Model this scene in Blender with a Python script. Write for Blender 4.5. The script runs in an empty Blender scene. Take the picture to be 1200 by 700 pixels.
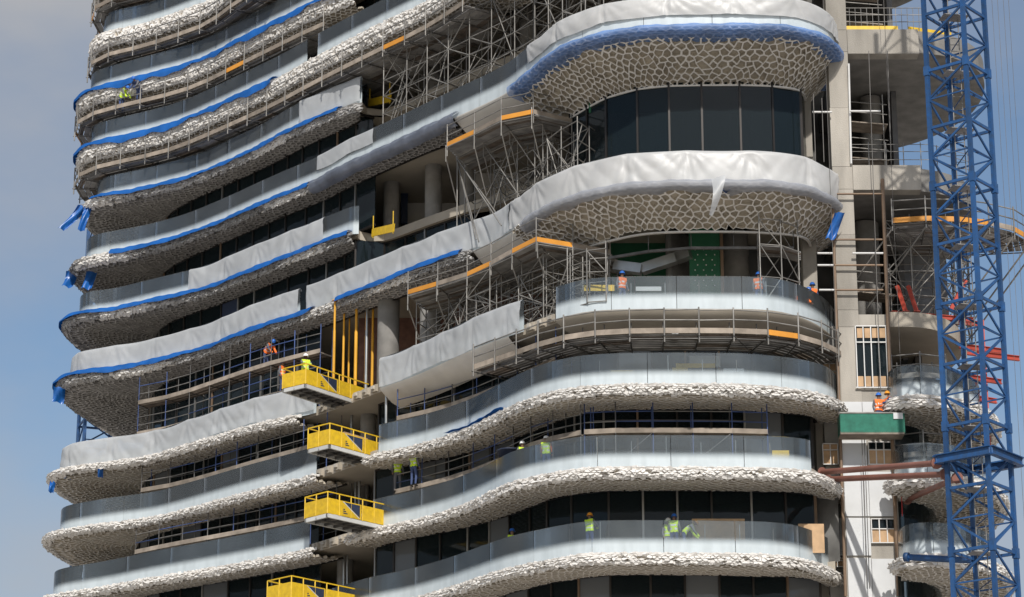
import bpy, math, random
import numpy as np
from mathutils import Vector, Matrix, Quaternion

random.seed(7); RNG = np.random.default_rng(7)
scene = bpy.context.scene
col = scene.collection
R = math.radians

# ------------------------------------------------------------------ camera
CZ = 1.7; FPX = 3200.0; TH = R(18.1)
cam = bpy.data.cameras.new('Camera'); cam.lens = 36 * FPX / 1200; cam.sensor_width = 36
cam.clip_start = 0.5; cam.clip_end = 9000
camo = bpy.data.objects.new('Camera', cam); col.objects.link(camo)
camo.location = (0, 0, CZ); camo.rotation_euler = (R(90) + TH, 0, 0)
scene.camera = camo

# ------------------------------------------------------------------ sky, sun, exposure
SUN_AZ = 5.0      # degrees to the right of straight behind the camera
SUN_EL = 39.0
w = bpy.data.worlds.new('World'); scene.world = w; w.use_nodes = True
nt = w.node_tree; bg = nt.nodes['Background']; bg.inputs['Strength'].default_value = 0.082
sky = nt.nodes.new('ShaderNodeTexSky'); sky.sky_type = 'NISHITA'; sky.sun_disc = False
sky.sun_elevation = R(SUN_EL); sky.sun_rotation = R(180 - SUN_AZ); sky.dust_density = 1.2; sky.ozone_density = 2.0; sky.air_density = 1.1
tc = nt.nodes.new('ShaderNodeTexCoord')
mp = nt.nodes.new('ShaderNodeMapping'); mp.inputs['Scale'].default_value = (1.0, 1.0, 1.9); mp.inputs['Location'].default_value = (6.4, 4.0, 2.2)
nz = nt.nodes.new('ShaderNodeTexNoise'); nz.inputs['Scale'].default_value = 2.6; nz.inputs['Detail'].default_value = 7; nz.inputs['Roughness'].default_value = 0.52
cr = nt.nodes.new('ShaderNodeValToRGB'); cr.color_ramp.elements[0].position = 0.43; cr.color_ramp.elements[1].position = 0.67
mx = nt.nodes.new('ShaderNodeMix'); mx.data_type = 'RGBA'
mx.inputs[7].default_value = (4.3, 4.3, 4.4, 1)
nt.links.new(tc.outputs['Generated'], mp.inputs['Vector']); nt.links.new(mp.outputs[0], nz.inputs['Vector'])
nt.links.new(nz.outputs['Fac'], cr.inputs[0]); nt.links.new(cr.outputs[0], mx.inputs[0])
nt.links.new(sky.outputs[0], mx.inputs[6]); nt.links.new(mx.outputs[2], bg.inputs['Color'])

sl = bpy.data.lights.new('Sun', 'SUN'); sl.energy = 2.9; sl.angle = R(0.8); sl.color = (1.0, 0.96, 0.90)
so = bpy.data.objects.new('Sun', sl); col.objects.link(so)
tosun = Vector((math.sin(R(SUN_AZ)) * math.cos(R(SUN_EL)), -math.cos(R(SUN_AZ)) * math.cos(R(SUN_EL)), math.sin(R(SUN_EL))))
so.rotation_euler = tosun.to_track_quat('Z', 'Y').to_euler(); so.location = (60, -60, 120)
scene.view_settings.view_transform = 'Standard'; scene.view_settings.look = 'None'
scene.view_settings.exposure = 0.34; scene.view_settings.gamma = 1.0
scene.render.engine = 'CYCLES'
scene.cycles.max_bounces = 8; scene.cycles.transparent_max_bounces = 24

# ------------------------------------------------------------------ materials
M = {}
def nodes(m):
    m.use_nodes = True
    return m.node_tree, m.node_tree.nodes['Principled BSDF']
def mat(name, c, rough=0.6, metal=0.0, var=0.18, scale=1.2, bump=0.0, bscale=18.0, spec=0.5, stain=None, streak=False):
    m = bpy.data.materials.new(name); t, b = nodes(m); N, L = t.nodes, t.links
    b.inputs['Roughness'].default_value = rough; b.inputs['Metallic'].default_value = metal
    b.inputs['Specular IOR Level'].default_value = spec
    geo = N.new('ShaderNodeNewGeometry')
    mpn = N.new('ShaderNodeMapping'); mpn.inputs['Scale'].default_value = (1, 1, 0.25) if streak else (1, 1, 1)
    L.new(geo.outputs['Position'], mpn.inputs['Vector'])
    n = N.new('ShaderNodeTexNoise'); n.inputs['Scale'].default_value = scale; n.inputs['Detail'].default_value = 6
    L.new(mpn.outputs[0], n.inputs['Vector'])
    r = N.new('ShaderNodeValToRGB')
    r.color_ramp.elements[0].position = 0.3; r.color_ramp.elements[1].position = 0.7
    d = [max(0, x * (1 - var)) for x in c]; u = [min(1, x * (1 + var)) for x in c]
    if stain: d = stain
    r.color_ramp.elements[0].color = (*d, 1); r.color_ramp.elements[1].color = (*u, 1)
    L.new(n.outputs['Fac'], r.inputs[0])
    oi = N.new('ShaderNodeObjectInfo')
    hsv = N.new('ShaderNodeHueSaturation')
    mr = N.new('ShaderNodeMapRange'); mr.inputs['To Min'].default_value = 1 - var * 0.8; mr.inputs['To Max'].default_value = 1 + var * 0.8
    L.new(oi.outputs['Random'], mr.inputs['Value']); L.new(mr.outputs[0], hsv.inputs['Value'])
    L.new(r.outputs[0], hsv.inputs['Color']); L.new(hsv.outputs[0], b.inputs['Base Color'])
    if bump:
        n2 = N.new('ShaderNodeTexNoise'); n2.inputs['Scale'].default_value = bscale; n2.inputs['Detail'].default_value = 5
        L.new(geo.outputs['Position'], n2.inputs['Vector'])
        bp = N.new('ShaderNodeBump'); bp.inputs['Strength'].default_value = bump; bp.inputs['Distance'].default_value = 0.05
        L.new(n2.outputs['Fac'], bp.inputs['Height']); L.new(bp.outputs[0], b.inputs['Normal'])
    M[name] = m
    return m
mat('concrete', (0.40, 0.37, 0.325), 0.9, var=0.22, scale=1.1, bump=0.3, streak=True, spec=0.2)
mat('concrete_grey', (0.25, 0.24, 0.225), 0.9, var=0.2, scale=1.4, bump=0.25, spec=0.2)
mat('slab_concrete', (0.42, 0.375, 0.31), 0.9, var=0.12, scale=0.6, bump=0.15, spec=0.2)
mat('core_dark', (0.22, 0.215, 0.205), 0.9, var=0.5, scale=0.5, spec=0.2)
mat('screed', (0.30, 0.28, 0.25), 0.9, var=0.2)
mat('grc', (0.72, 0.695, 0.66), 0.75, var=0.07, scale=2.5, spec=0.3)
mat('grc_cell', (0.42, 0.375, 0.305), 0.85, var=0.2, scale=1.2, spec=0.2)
mat('grc_grey', (0.36, 0.35, 0.34), 0.8, var=0.25, scale=1.6, spec=0.2)
mat('grc_grey_cell', (0.26, 0.25, 0.24), 0.85, var=0.25, scale=1.2, spec=0.2)
mat('white_plain', (0.66, 0.63, 0.58), 0.7, var=0.06, spec=0.3)
mat('steel_tube', (0.25, 0.238, 0.22), 0.55, 0.4, var=0.3, scale=2.0)
mat('steel_dark', (0.13, 0.125, 0.12), 0.55, 0.5, var=0.35, scale=2.0)
mat('tube_blue', (0.05, 0.085, 0.22), 0.5, 0.1, var=0.3)
mat('timber', (0.31, 0.262, 0.215), 0.85, var=0.28, scale=2.0, spec=0.2)
mat('timber_dark', (0.14, 0.115, 0.095), 0.85, var=0.4, scale=2.5, spec=0.2)
mat('deck_metal', (0.27, 0.26, 0.25), 0.6, 0.3, var=0.35, scale=1.5)
mat('orange', (0.66, 0.28, 0.035), 0.5, var=0.15)
mat('yellow', (0.70, 0.455, 0.015), 0.5, var=0.1, scale=5, stain=(0.58, 0.37, 0.02))
mat('prop_yellow', (0.75, 0.38, 0.03), 0.5, var=0.12)
mat('navy', (0.025, 0.035, 0.07), 0.5)
mat('deck_white', (0.55, 0.55, 0.53), 0.6, var=0.1)
mat('crane_blue', (0.011, 0.062, 0.185), 0.5, var=0.3, scale=4.0, stain=(0.022, 0.06, 0.14))
mat('brown_tie', (0.24, 0.105, 0.08), 0.5, var=0.15)
mat('red_steel', (0.42, 0.06, 0.035), 0.5, var=0.2)
mat('mullion', (0.035, 0.03, 0.027), 0.4, 0.4, var=0.2)
mat('mullion_grey', (0.30, 0.29, 0.275), 0.4, 0.6, var=0.2)
mat('mullion_brown', (0.21, 0.14, 0.09), 0.5, 0.1, var=0.2)
mat('green_board', (0.02, 0.135, 0.065), 0.7, var=0.1)
mat('green_net', (0.022, 0.14, 0.095), 0.8, var=0.2, scale=4)
mat('plywood', (0.50, 0.33, 0.19), 0.8, var=0.15, scale=3)
mat('white_panel', (0.60, 0.61, 0.615), 0.5, var=0.05, scale=1.5)
mat('white_frame', (0.68, 0.67, 0.65), 0.5, var=0.05)
mat('duct', (0.42, 0.43, 0.43), 0.35, 0.8, var=0.15)
mat('insulation', (0.16, 0.16, 0.165), 0.7, var=0.3)
mat('skin', (0.22, 0.12, 0.075), 0.6); mat('vest_yellow', (0.62, 0.85, 0.04), 0.7, var=0.06); mat('vest_orange', (0.95, 0.20, 0.03), 0.7, var=0.06)
mat('work_blue', (0.05, 0.075, 0.17), 0.8); mat('work_grey', (0.15, 0.15, 0.16), 0.8); mat('helmet_white', (0.8, 0.8, 0.78), 0.3)
mat('helmet_blue', (0.03, 0.14, 0.5), 0.3); mat('helmet_orange', (0.9, 0.35, 0.03), 0.3); mat('boot', (0.03, 0.025, 0.02), 0.7)
mat('sand', (0.44, 0.405, 0.36), 0.95, var=0.12, scale=0.05, spec=0.1)
mat('rope', (0.16, 0.15, 0.14), 0.7); mat('red_cable', (0.5, 0.03, 0.03), 0.5)
mat('reflector', (0.7, 0.7, 0.68), 0.4)

def sheet_mat(name, c, transp=0.12, transl=0.35, rough=0.35, var=0.06, gloss=0.12):
    m = bpy.data.materials.new(name); m.use_nodes = True; t = m.node_tree; N, L = t.nodes, t.links
    N.remove(N['Principled BSDF']); out = N['Material Output']
    geo = N.new('ShaderNodeNewGeometry'); n = N.new('ShaderNodeTexNoise'); n.inputs['Scale'].default_value = 0.9; n.inputs['Detail'].default_value = 6
    L.new(geo.outputs['Position'], n.inputs['Vector'])
    r = N.new('ShaderNodeValToRGB'); r.color_ramp.elements[0].position = .3; r.color_ramp.elements[1].position = .7
    r.color_ramp.elements[0].color = (*[x * (1 - var * 2) for x in c], 1); r.color_ramp.elements[1].color = (*[min(1, x * (1 + var)) for x in c], 1)
    L.new(n.outputs['Fac'], r.inputs[0])
    d = N.new('ShaderNodeBsdfDiffuse'); tl = N.new('ShaderNodeBsdfTranslucent'); tr = N.new('ShaderNodeBsdfTransparent'); g = N.new('ShaderNodeBsdfGlossy')
    g.inputs['Roughness'].default_value = rough
    L.new(r.outputs[0], d.inputs['Color']); L.new(r.outputs[0], tl.inputs['Color'])
    m1 = N.new('ShaderNodeMixShader'); m1.inputs[0].default_value = transl; L.new(d.outputs[0], m1.inputs[1]); L.new(tl.outputs[0], m1.inputs[2])
    m2 = N.new('ShaderNodeMixShader'); m2.inputs[0].default_value = transp; L.new(m1.outputs[0], m2.inputs[1]); L.new(tr.outputs[0], m2.inputs[2])
    m3 = N.new('ShaderNodeMixShader'); m3.inputs[0].default_value = gloss; L.new(m2.outputs[0], m3.inputs[1]); L.new(g.outputs[0], m3.inputs[2])
    n2 = N.new('ShaderNodeTexNoise'); n2.noise_type = 'RIDGED_MULTIFRACTAL'; n2.inputs['Scale'].default_value = 1.5; n2.inputs['Detail'].default_value = 3; n2.inputs['Distortion'].default_value = 0.8
    L.new(geo.outputs['Position'], n2.inputs['Vector'])
    bp = N.new('ShaderNodeBump'); bp.inputs['Strength'].default_value = 0.32; bp.inputs['Distance'].default_value = 0.05
    L.new(n2.outputs['Fac'], bp.inputs['Height'])
    for x in (d, tl, g): L.new(bp.outputs[0], x.inputs['Normal'])
    L.new(m3.outputs[0], out.inputs['Surface']); M[name] = m
sheet_mat('wrap_white', (0.76, 0.755, 0.745), 0.10, 0.3, rough=.45, gloss=.06)
sheet_mat('wrap_clear', (0.70, 0.715, 0.725), 0.18, 0.3, rough=.45, gloss=.07)
sheet_mat('film_grey', (0.46, 0.48, 0.53), 0.3, 0.3, rough=.5, gloss=.025)
sheet_mat('film_blue', (0.17, 0.34, 0.74), 0.42, 0.35, var=0.15, rough=.5, gloss=.02)
sheet_mat('film_slate', (0.21, 0.235, 0.30), 0.25, 0.25, var=.2, gloss=.05)
sheet_mat('tarp_blue', (0.014, 0.12, 0.42), 0.0, 0.08, var=0.12, gloss=0.06)

def glass_rail_mat():
    m = bpy.data.materials.new('glass_rail'); m.use_nodes = True; t = m.node_tree; N, L = t.nodes, t.links
    b = N['Principled BSDF']; out = N['Material Output']
    gq = N.new('ShaderNodeNewGeometry'); mq = N.new('ShaderNodeMapping'); mq.inputs['Scale'].default_value = (2.2, 2.2, .5); L.new(gq.outputs['Position'], mq.inputs['Vector'])
    nq = N.new('ShaderNodeTexNoise'); nq.inputs['Scale'].default_value = 1.3; nq.inputs['Detail'].default_value = 8; L.new(mq.outputs[0], nq.inputs['Vector'])
    rq = N.new('ShaderNodeValToRGB'); rq.color_ramp.elements[0].position = .32; rq.color_ramp.elements[1].position = .62; rq.color_ramp.elements[0].color = (0.51, 0.565, 0.585, 1); rq.color_ramp.elements[1].color = (0.585, 0.645, 0.67, 1)
    L.new(nq.outputs['Fac'], rq.inputs[0]); L.new(rq.outputs[0], b.inputs['Base Color']); b.inputs['Roughness'].default_value = 0.25
    b.inputs['Coat Weight'].default_value = 0.3; b.inputs['Coat Roughness'].default_value = 0.08
    uv = N.new('ShaderNodeUVMap'); sx = N.new('ShaderNodeSeparateXYZ'); L.new(uv.outputs[0], sx.inputs[0])
    r = N.new('ShaderNodeValToRGB'); r.color_ramp.interpolation = 'EASE'
    r.color_ramp.elements[0].position = 0.28; r.color_ramp.elements[0].color = (1, 1, 1, 1)
    r.color_ramp.elements[1].position = 0.54; r.color_ramp.elements[1].color = (0, 0, 0, 1)
    L.new(sx.outputs['Y'], r.inputs[0])
    tr = N.new('ShaderNodeBsdfTransparent'); tr.inputs['Color'].default_value = (0.80, 0.85, 0.88, 1)
    d = N.new('ShaderNodeBsdfDiffuse')
    geo = N.new('ShaderNodeNewGeometry'); nn = N.new('ShaderNodeTexNoise'); nn.inputs['Scale'].default_value = 0.8; nn.inputs['Detail'].default_value = 5
    L.new(geo.outputs['Position'], nn.inputs['Vector'])
    d.inputs['Color'].default_value = (0.52, 0.57, 0.59, 1)
    mr = N.new('ShaderNodeMapRange'); mr.inputs['From Min'].default_value = .3; mr.inputs['From Max'].default_value = .7; mr.inputs['To Min'].default_value = 0.06; mr.inputs['To Max'].default_value = 0.10
    L.new(nn.outputs['Fac'], mr.inputs['Value'])
    g = N.new('ShaderNodeBsdfGlossy'); g.inputs['Roughness'].default_value = 0.14
    fr = N.new('ShaderNodeFresnel'); fr.inputs['IOR'].default_value = 1.5
    m1 = N.new('ShaderNodeMixShader'); L.new(mr.outputs[0], m1.inputs[0]); L.new(tr.outputs[0], m1.inputs[1]); L.new(d.outputs[0], m1.inputs[2])
    m2 = N.new('ShaderNodeMixShader'); L.new(fr.outputs[0], m2.inputs[0]); L.new(m1.outputs[0], m2.inputs[1]); L.new(g.outputs[0], m2.inputs[2])
    m3 = N.new('ShaderNodeMixShader'); L.new(r.outputs[0], m3.inputs[0]); L.new(m2.outputs[0], m3.inputs[1]); L.new(b.outputs[0], m3.inputs[2])
    L.new(m3.outputs[0], out.inputs['Surface']); M['glass_rail'] = m
glass_rail_mat()
def window_mat(name, c, see=0.25):
    m = bpy.data.materials.new(name); m.use_nodes = True; t = m.node_tree; N, L = t.nodes, t.links
    b = N['Principled BSDF']; out = N['Material Output']
    b.inputs['Base Color'].default_value = (*c, 1); b.inputs['Roughness'].default_value = 0.04; b.inputs['IOR'].default_value = 1.38
    geo = N.new('ShaderNodeNewGeometry'); n = N.new('ShaderNodeTexNoise'); n.inputs['Scale'].default_value = 0.7
    L.new(geo.outputs['Position'], n.inputs['Vector'])
    bp = N.new('ShaderNodeBump'); bp.inputs['Strength'].default_value = 0.03; bp.inputs['Distance'].default_value = 0.2
    L.new(n.outputs['Fac'], bp.inputs['Height']); L.new(bp.outputs[0], b.inputs['Normal'])
    tr = N.new('ShaderNodeBsdfTransparent'); tr.inputs['Color'].default_value = (0.6, 0.68, 0.7, 1)
    mx = N.new('ShaderNodeMixShader'); mx.inputs[0].default_value = see
    L.new(b.outputs[0], mx.inputs[1]); L.new(tr.outputs[0], mx.inputs[2]); L.new(mx.outputs[0], out.inputs['Surface'])
    M[name] = m
window_mat('window', (0.014, 0.022, 0.026), 0.38)
window_mat('window_blue', (0.05, 0.065, 0.11), 0.12)
window_mat('window_film', (0.14, 0.15, 0.16), 0.0)

# ------------------------------------------------------------------ object helpers
def link(o, parent=None):
    col.objects.link(o)
    if parent is not None: o.parent = parent
    return o
def thing(name, label, cat, loc=(0, 0, 0), group=None):
    o = bpy.data.objects.new(name, None); o.empty_display_size = 0.2; link(o); o.location = [float(x) for x in loc]
    o['label'] = label; o['category'] = cat
    if group: o['group'] = group
    return o
def tag(o, label, cat, group=None, kind=None):
    o['label'] = label; o['category'] = cat
    if group: o['group'] = group
    if kind: o['kind'] = kind
    return o
def org(parent):
    v = Vector((0, 0, 0)); p = parent
    while p is not None: v = v + p.location; p = p.parent
    return v
def obj(name, me, parent=None):
    o = bpy.data.objects.new(name, me); link(o, parent)
    if parent is not None: o.location = -org(parent)
    return o
def part(name, parent, at0=None):
    o = bpy.data.objects.new(name, None); o.empty_display_size = 0.2; link(o, parent)
    if at0 is not None: o.location = Vector([float(x) for x in at0]) - org(parent)
    return o
def quads_mesh(name, V, Q, mats, fm=None, smooth=False, uv=None):
    V = np.asarray(V, dtype=np.float32).reshape(-1, 3); Q = np.asarray(Q, dtype=np.int32); n = Q.shape[1]
    me = bpy.data.meshes.new(name)
    me.vertices.add(len(V)); me.vertices.foreach_set('co', V.ravel())
    me.loops.add(Q.size); me.loops.foreach_set('vertex_index', Q.ravel())
    me.polygons.add(len(Q)); me.polygons.foreach_set('loop_start', np.arange(0, Q.size, n, dtype=np.int32))
    me.polygons.foreach_set('loop_total', np.full(len(Q), n, dtype=np.int32))
    if not isinstance(mats, (list, tuple)): mats = [mats]
    for m in mats: me.materials.append(M[m])
    if fm is not None: me.polygons.foreach_set('material_index', np.asarray(fm, dtype=np.int32))
    me.polygons.foreach_set('use_smooth', np.full(len(Q), bool(smooth)))
    if uv is not None:
        l = me.uv_layers.new(name='UVMap'); l.data.foreach_set('uv', np.asarray(uv, dtype=np.float32)[Q.ravel()].ravel())
    me.update(calc_edges=True)
    return me
def grid_faces(m, n, off=0):
    i = np.arange(m - 1)[:, None] * n + np.arange(n - 1)[None, :]
    return (np.stack([i, i + 1, i + n + 1, i + n], -1).reshape(-1, 4) + off)
def grid_obj(name, G, mt, parent=None, smooth=True):
    G = np.asarray(G); m, n = G.shape[:2]
    return obj(name, quads_mesh(name, G.reshape(-1, 3), grid_faces(m, n), mt, smooth=smooth), parent)
def ring_obj(name, rows, mt, parent=None, smooth=False, caps=True):
    """rows: (m,n,3) cross-section points m swept along n -> closed tube of faces"""
    G = np.asarray(rows); m, n = G.shape[:2]
    V = G.reshape(-1, 3); F = []
    i = np.arange(m)[:, None] * n + np.arange(n - 1)[None, :]
    j = ((np.arange(m) + 1) % m)[:, None] * n + np.arange(n - 1)[None, :]
    F = np.stack([i, i + 1, j + 1, j], -1).reshape(-1, 4)
    me = quads_mesh(name, V, F, mt, smooth=smooth)
    if caps:
        import bmesh
        bm = bmesh.new(); bm.from_mesh(me); bm.verts.ensure_lookup_table()
        try:
            bm.faces.new([bm.verts[k * n] for k in range(m)]); bm.faces.new([bm.verts[k * n + n - 1] for k in reversed(range(m))])
        except ValueError: pass
        bmesh.ops.recalc_face_normals(bm, faces=bm.faces)
        for f_ in bm.faces: f_.smooth = smooth
        bm.to_mesh(me); bm.free()
    return obj(name, me, parent)
_UC, _UB = {}, {}
def unit_cyl(m, k=7):
    if (m, k) not in _UC:
        a = np.arange(k) * 2 * math.pi / k
        V = np.concatenate([np.stack([np.cos(a), np.sin(a), np.zeros(k)], 1), np.stack([np.cos(a), np.sin(a), np.ones(k)], 1)])
        me = bpy.data.meshes.new('tube'); i = list(range(k))
        me.from_pydata(V.tolist(), [], [(q, (q + 1) % k, (q + 1) % k + k, q + k) for q in i] + [tuple(reversed(i)), tuple(x + k for x in i)])
        me.materials.append(M[m])
        me.polygons.foreach_set('use_smooth', [True] * k + [False, False])
        _UC[(m, k)] = me
    return _UC[(m, k)]
def unit_box(m):
    if m not in _UB:
        me = bpy.data.meshes.new('bar')
        V = [(x, y, z) for x in (0, 1) for y in (-.5, .5) for z in (-.5, .5)]
        me.from_pydata(V, [], [(0, 1, 3, 2), (4, 6, 7, 5), (0, 4, 5, 1), (2, 3, 7, 6), (0, 2, 6, 4), (1, 5, 7, 3)])
        me.materials.append(M[m]); me.polygons.foreach_set('use_smooth', [False] * 6); _UB[m] = me
    return _UB[m]
def tube(parent, p, q, r, m, name, k=7):
    p = Vector([float(x) for x in p]); q = Vector([float(x) for x in q]); d = q - p
    o = bpy.data.objects.new(name, unit_cyl(m, k)); link(o, parent)
    o.location = p - org(parent) if parent is not None else p
    o.rotation_mode = 'QUATERNION'; o.rotation_quaternion = Vector((0, 0, 1)).rotation_difference(d) if d.length > 0 else Quaternion()
    o.scale = (r, r, d.length)
    return o
def beam(parent, p, q, wd, h, m, name, up=(0, 0, 1)):
    p = Vector([float(x) for x in p]); q = Vector([float(x) for x in q]); d = q - p; L = d.length
    x = d / L; u = Vector(up); y = u.cross(x)
    if y.length < 1e-4: u = Vector((0, 1, 0)); y = u.cross(x)
    y.normalize(); z = x.cross(y)
    o = bpy.data.objects.new(name, unit_box(m)); link(o, parent)
    o.location = p - org(parent) if parent is not None else p
    o.rotation_mode = 'QUATERNION'; o.rotation_quaternion = Matrix((x, y, z)).transposed().to_quaternion()
    o.scale = (L, wd, h)
    return o
def box(parent, c, s, m, name, rz=0.0):
    c = Vector([float(x) for x in c]); dx = Vector((math.cos(rz), math.sin(rz), 0)) * (s[0] / 2)
    return beam(parent, c - dx, c + dx, s[1], s[2], m, name)

# ------------------------------------------------------------------ surveying: a sight line from the camera meets a known height
def ray(px, py):
    x = px - 600; u = 350 - py
    return np.array([x, FPX * math.cos(TH) - u * math.sin(TH), FPX * math.sin(TH) + u * math.cos(TH)])
def at(px, py, z):
    d = ray(px, py); t = (z - CZ) / d[2]
    return np.array([d[0] * t, d[1] * t])
def aty(px, py, y):
    d = ray(px, py); t = y / d[1]
    return np.array([d[0] * t, y, CZ + d[2] * t])
def proj(P):
    P = np.atleast_2d(P); z = P[:, 2] - CZ
    zc = P[:, 1] * math.cos(TH) + z * math.sin(TH); up = z * math.cos(TH) - P[:, 1] * math.sin(TH)
    return 600 + FPX * P[:, 0] / zc, 350 - FPX * up / zc

def catmull(P, step=0.25, sig=0.7):
    P = np.asarray(P, float); A = np.concatenate([[2 * P[0] - P[1]], P, [2 * P[-1] - P[-2]]]); out = []
    for i in range(1, len(A) - 2):
        p0, p1, p2, p3 = A[i - 1:i + 3]; n = max(2, int(np.linalg.norm(p2 - p1) / 0.08)); t = np.linspace(0, 1, n, endpoint=False)[:, None]
        out.append(0.5 * (2 * p1 + (p2 - p0) * t + (2 * p0 - 5 * p1 + 4 * p2 - p3) * t ** 2 + (3 * p1 - p0 - 3 * p2 + p3) * t ** 3))
    Q = np.concatenate(out + [P[-1:]])
    return resample(smooth_c(resample(Q, step), sig / step), step)
def resample(Q, step):
    d = np.r_[0, np.cumsum(np.linalg.norm(np.diff(Q, axis=0), axis=1))]; n = max(2, int(d[-1] / step) + 1); s = np.linspace(0, d[-1], n)
    return np.stack([np.interp(s, d, Q[:, k]) for k in range(Q.shape[1])], 1)
def smooth_c(Q, sg):
    if sg <= 0.2: return Q
    k = np.arange(-int(3 * sg) - 1, int(3 * sg) + 2); g = np.exp(-k ** 2 / (2 * sg * sg)); g /= g.sum(); h = len(k) // 2
    out = []
    for c in range(Q.shape[1]):
        x = Q[:, c]; x = np.r_[2 * x[0] - x[h:0:-1], x, 2 * x[-1] - x[-2:-h - 2:-1]]
        out.append(np.convolve(x, g, 'valid'))
    return np.stack(out, 1)
def normals(P):
    t = np.gradient(P, axis=0); t /= np.linalg.norm(t, axis=1)[:, None] + 1e-9
    return np.stack([t[:, 1], -t[:, 0]], 1)

# ------------------------------------------------------------------ ground
gm = quads_mesh('ground', [(-5000, -3000, 0), (5000, -3000, 0), (5000, 8000, 0), (-5000, 8000, 0)], [(0, 1, 2, 3)], 'sand')
g = obj('ground', gm); g['kind'] = 'structure'; g['label'] = 'pale sandy ground of the building site'

# ------------------------------------------------------------------ the tower: levels
RAIL = dict(Z=25.3, A=29.0, B=32.7, C=36.4, D=40.1, E=46.0, F=49.7, G=53.4, H=57.1, I=60.8, J=64.5, K=68.2, L=71.9)
FBP = dict(
 A=[(525,692),(575,675),(605,666),(645,658),(680,652),(715,650),(797,650),(879,651),(900,651.5),(937,656),(972,670)],
 B=[(72,699),(127,690),(177,680),(240,669),(290,660),(325,653),(364,645),(437,622),(475,614),(525,601),(562,587),(580,578),(605,566),(645,557),(680,551),(715,549.5),(795,549.5),(877,550),(900,550.5),(949,554),(972,568)],
 C=[(80,624),(127,616),(180,609),(230,596),(290,579),(337,567),(369,558),(442,534),(490,524),(550,505),(592,484),(630,467),(670,457),(715,453),(795,452),(877,453),(900,455),(937,459),(969,467)],
 D=[(85,551),(135,544),(180,537),(215,526),(290,502),(340,490),(372,483),(445,455),(487,440),(537,417),(575,401),(614,388),(651,374),(680,366),(715,362.5),(794,361.5),(877,362),(900,362.5),(925,367),(950,376),(966,386)],
 E=[(95,442),(125,437),(165,431),(202,422),(247,409),(290,391),(340,374),(365,366),(405,350),(475,322),(525,303),(580,284),(617,260),(635,247),(662,235),(692,226),(730,218),(790,214),(877,214),(900,214),(925,217),(950,222),(975,236)],
 F=[(102,371),(127,369),(157,362),(195,353),(240,342),(290,322),(340,302),(400,279),(422,271),(434,283),(500,260),(550,243),(597,229),(650,205)],
 G=[(110,304),(137,299),(165,294),(215,281),(265,261),(305,243),(340,228),(370,216),(407,196),(475,165),(530,139),(580,116),(599,105),(630,80),(655,60),(685,47),(730,36),(780,32),(855,31),(900,31),(937,35),(967,46)],
 H=[(122,236),(165,227),(227,211),(270,192),(305,176),(350,151),(402,130),(428,119),(438,137),(500,112),(550,89),(597,70),(640,50),(700,24)],
 I=[(115,172),(177,157),(215,146),(247,132),(290,112),(330,93),(375,68),(425,42),(475,17),(510,0)],
 J=[(115,109),(177,92),(215,82),(247,70),(290,47),(340,22),(385,0)],
 K=[(130,40),(160,34),(190,25),(227,11),(255,0)])
class Level: pass
LV = {}
def traced(k): return [at(x, y, RAIL[k] - 1.5) for x, y in FBP[k]]
TR = {k: traced(k) for k in FBP}
def borrow(P, lo=-1e9, hi=1e9): return [p for p in P if lo < p[0] < hi]
TR['A'] = borrow(TR['B'], hi=-3.5) + TR['A']
TR['I'] = TR['I'] + borrow(TR['G'], lo=-2.5)
TR['J'] = TR['J'] + [p + np.array([0.0, 0.6]) for p in borrow(TR['F'], lo=-6)]
TR['K'] = TR['K'] + borrow(TR['I'], lo=-15.5)
TR['L'] = [p + np.array([0.0, 0.3]) for p in TR['K']]
TR['Z'] = [p for p in TR['A']]
BOWED = 'ZABCDEGIKL'
DB = dict(E=2.4, G=2.9, I=4.5, K=4.5, L=4.5)
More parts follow.
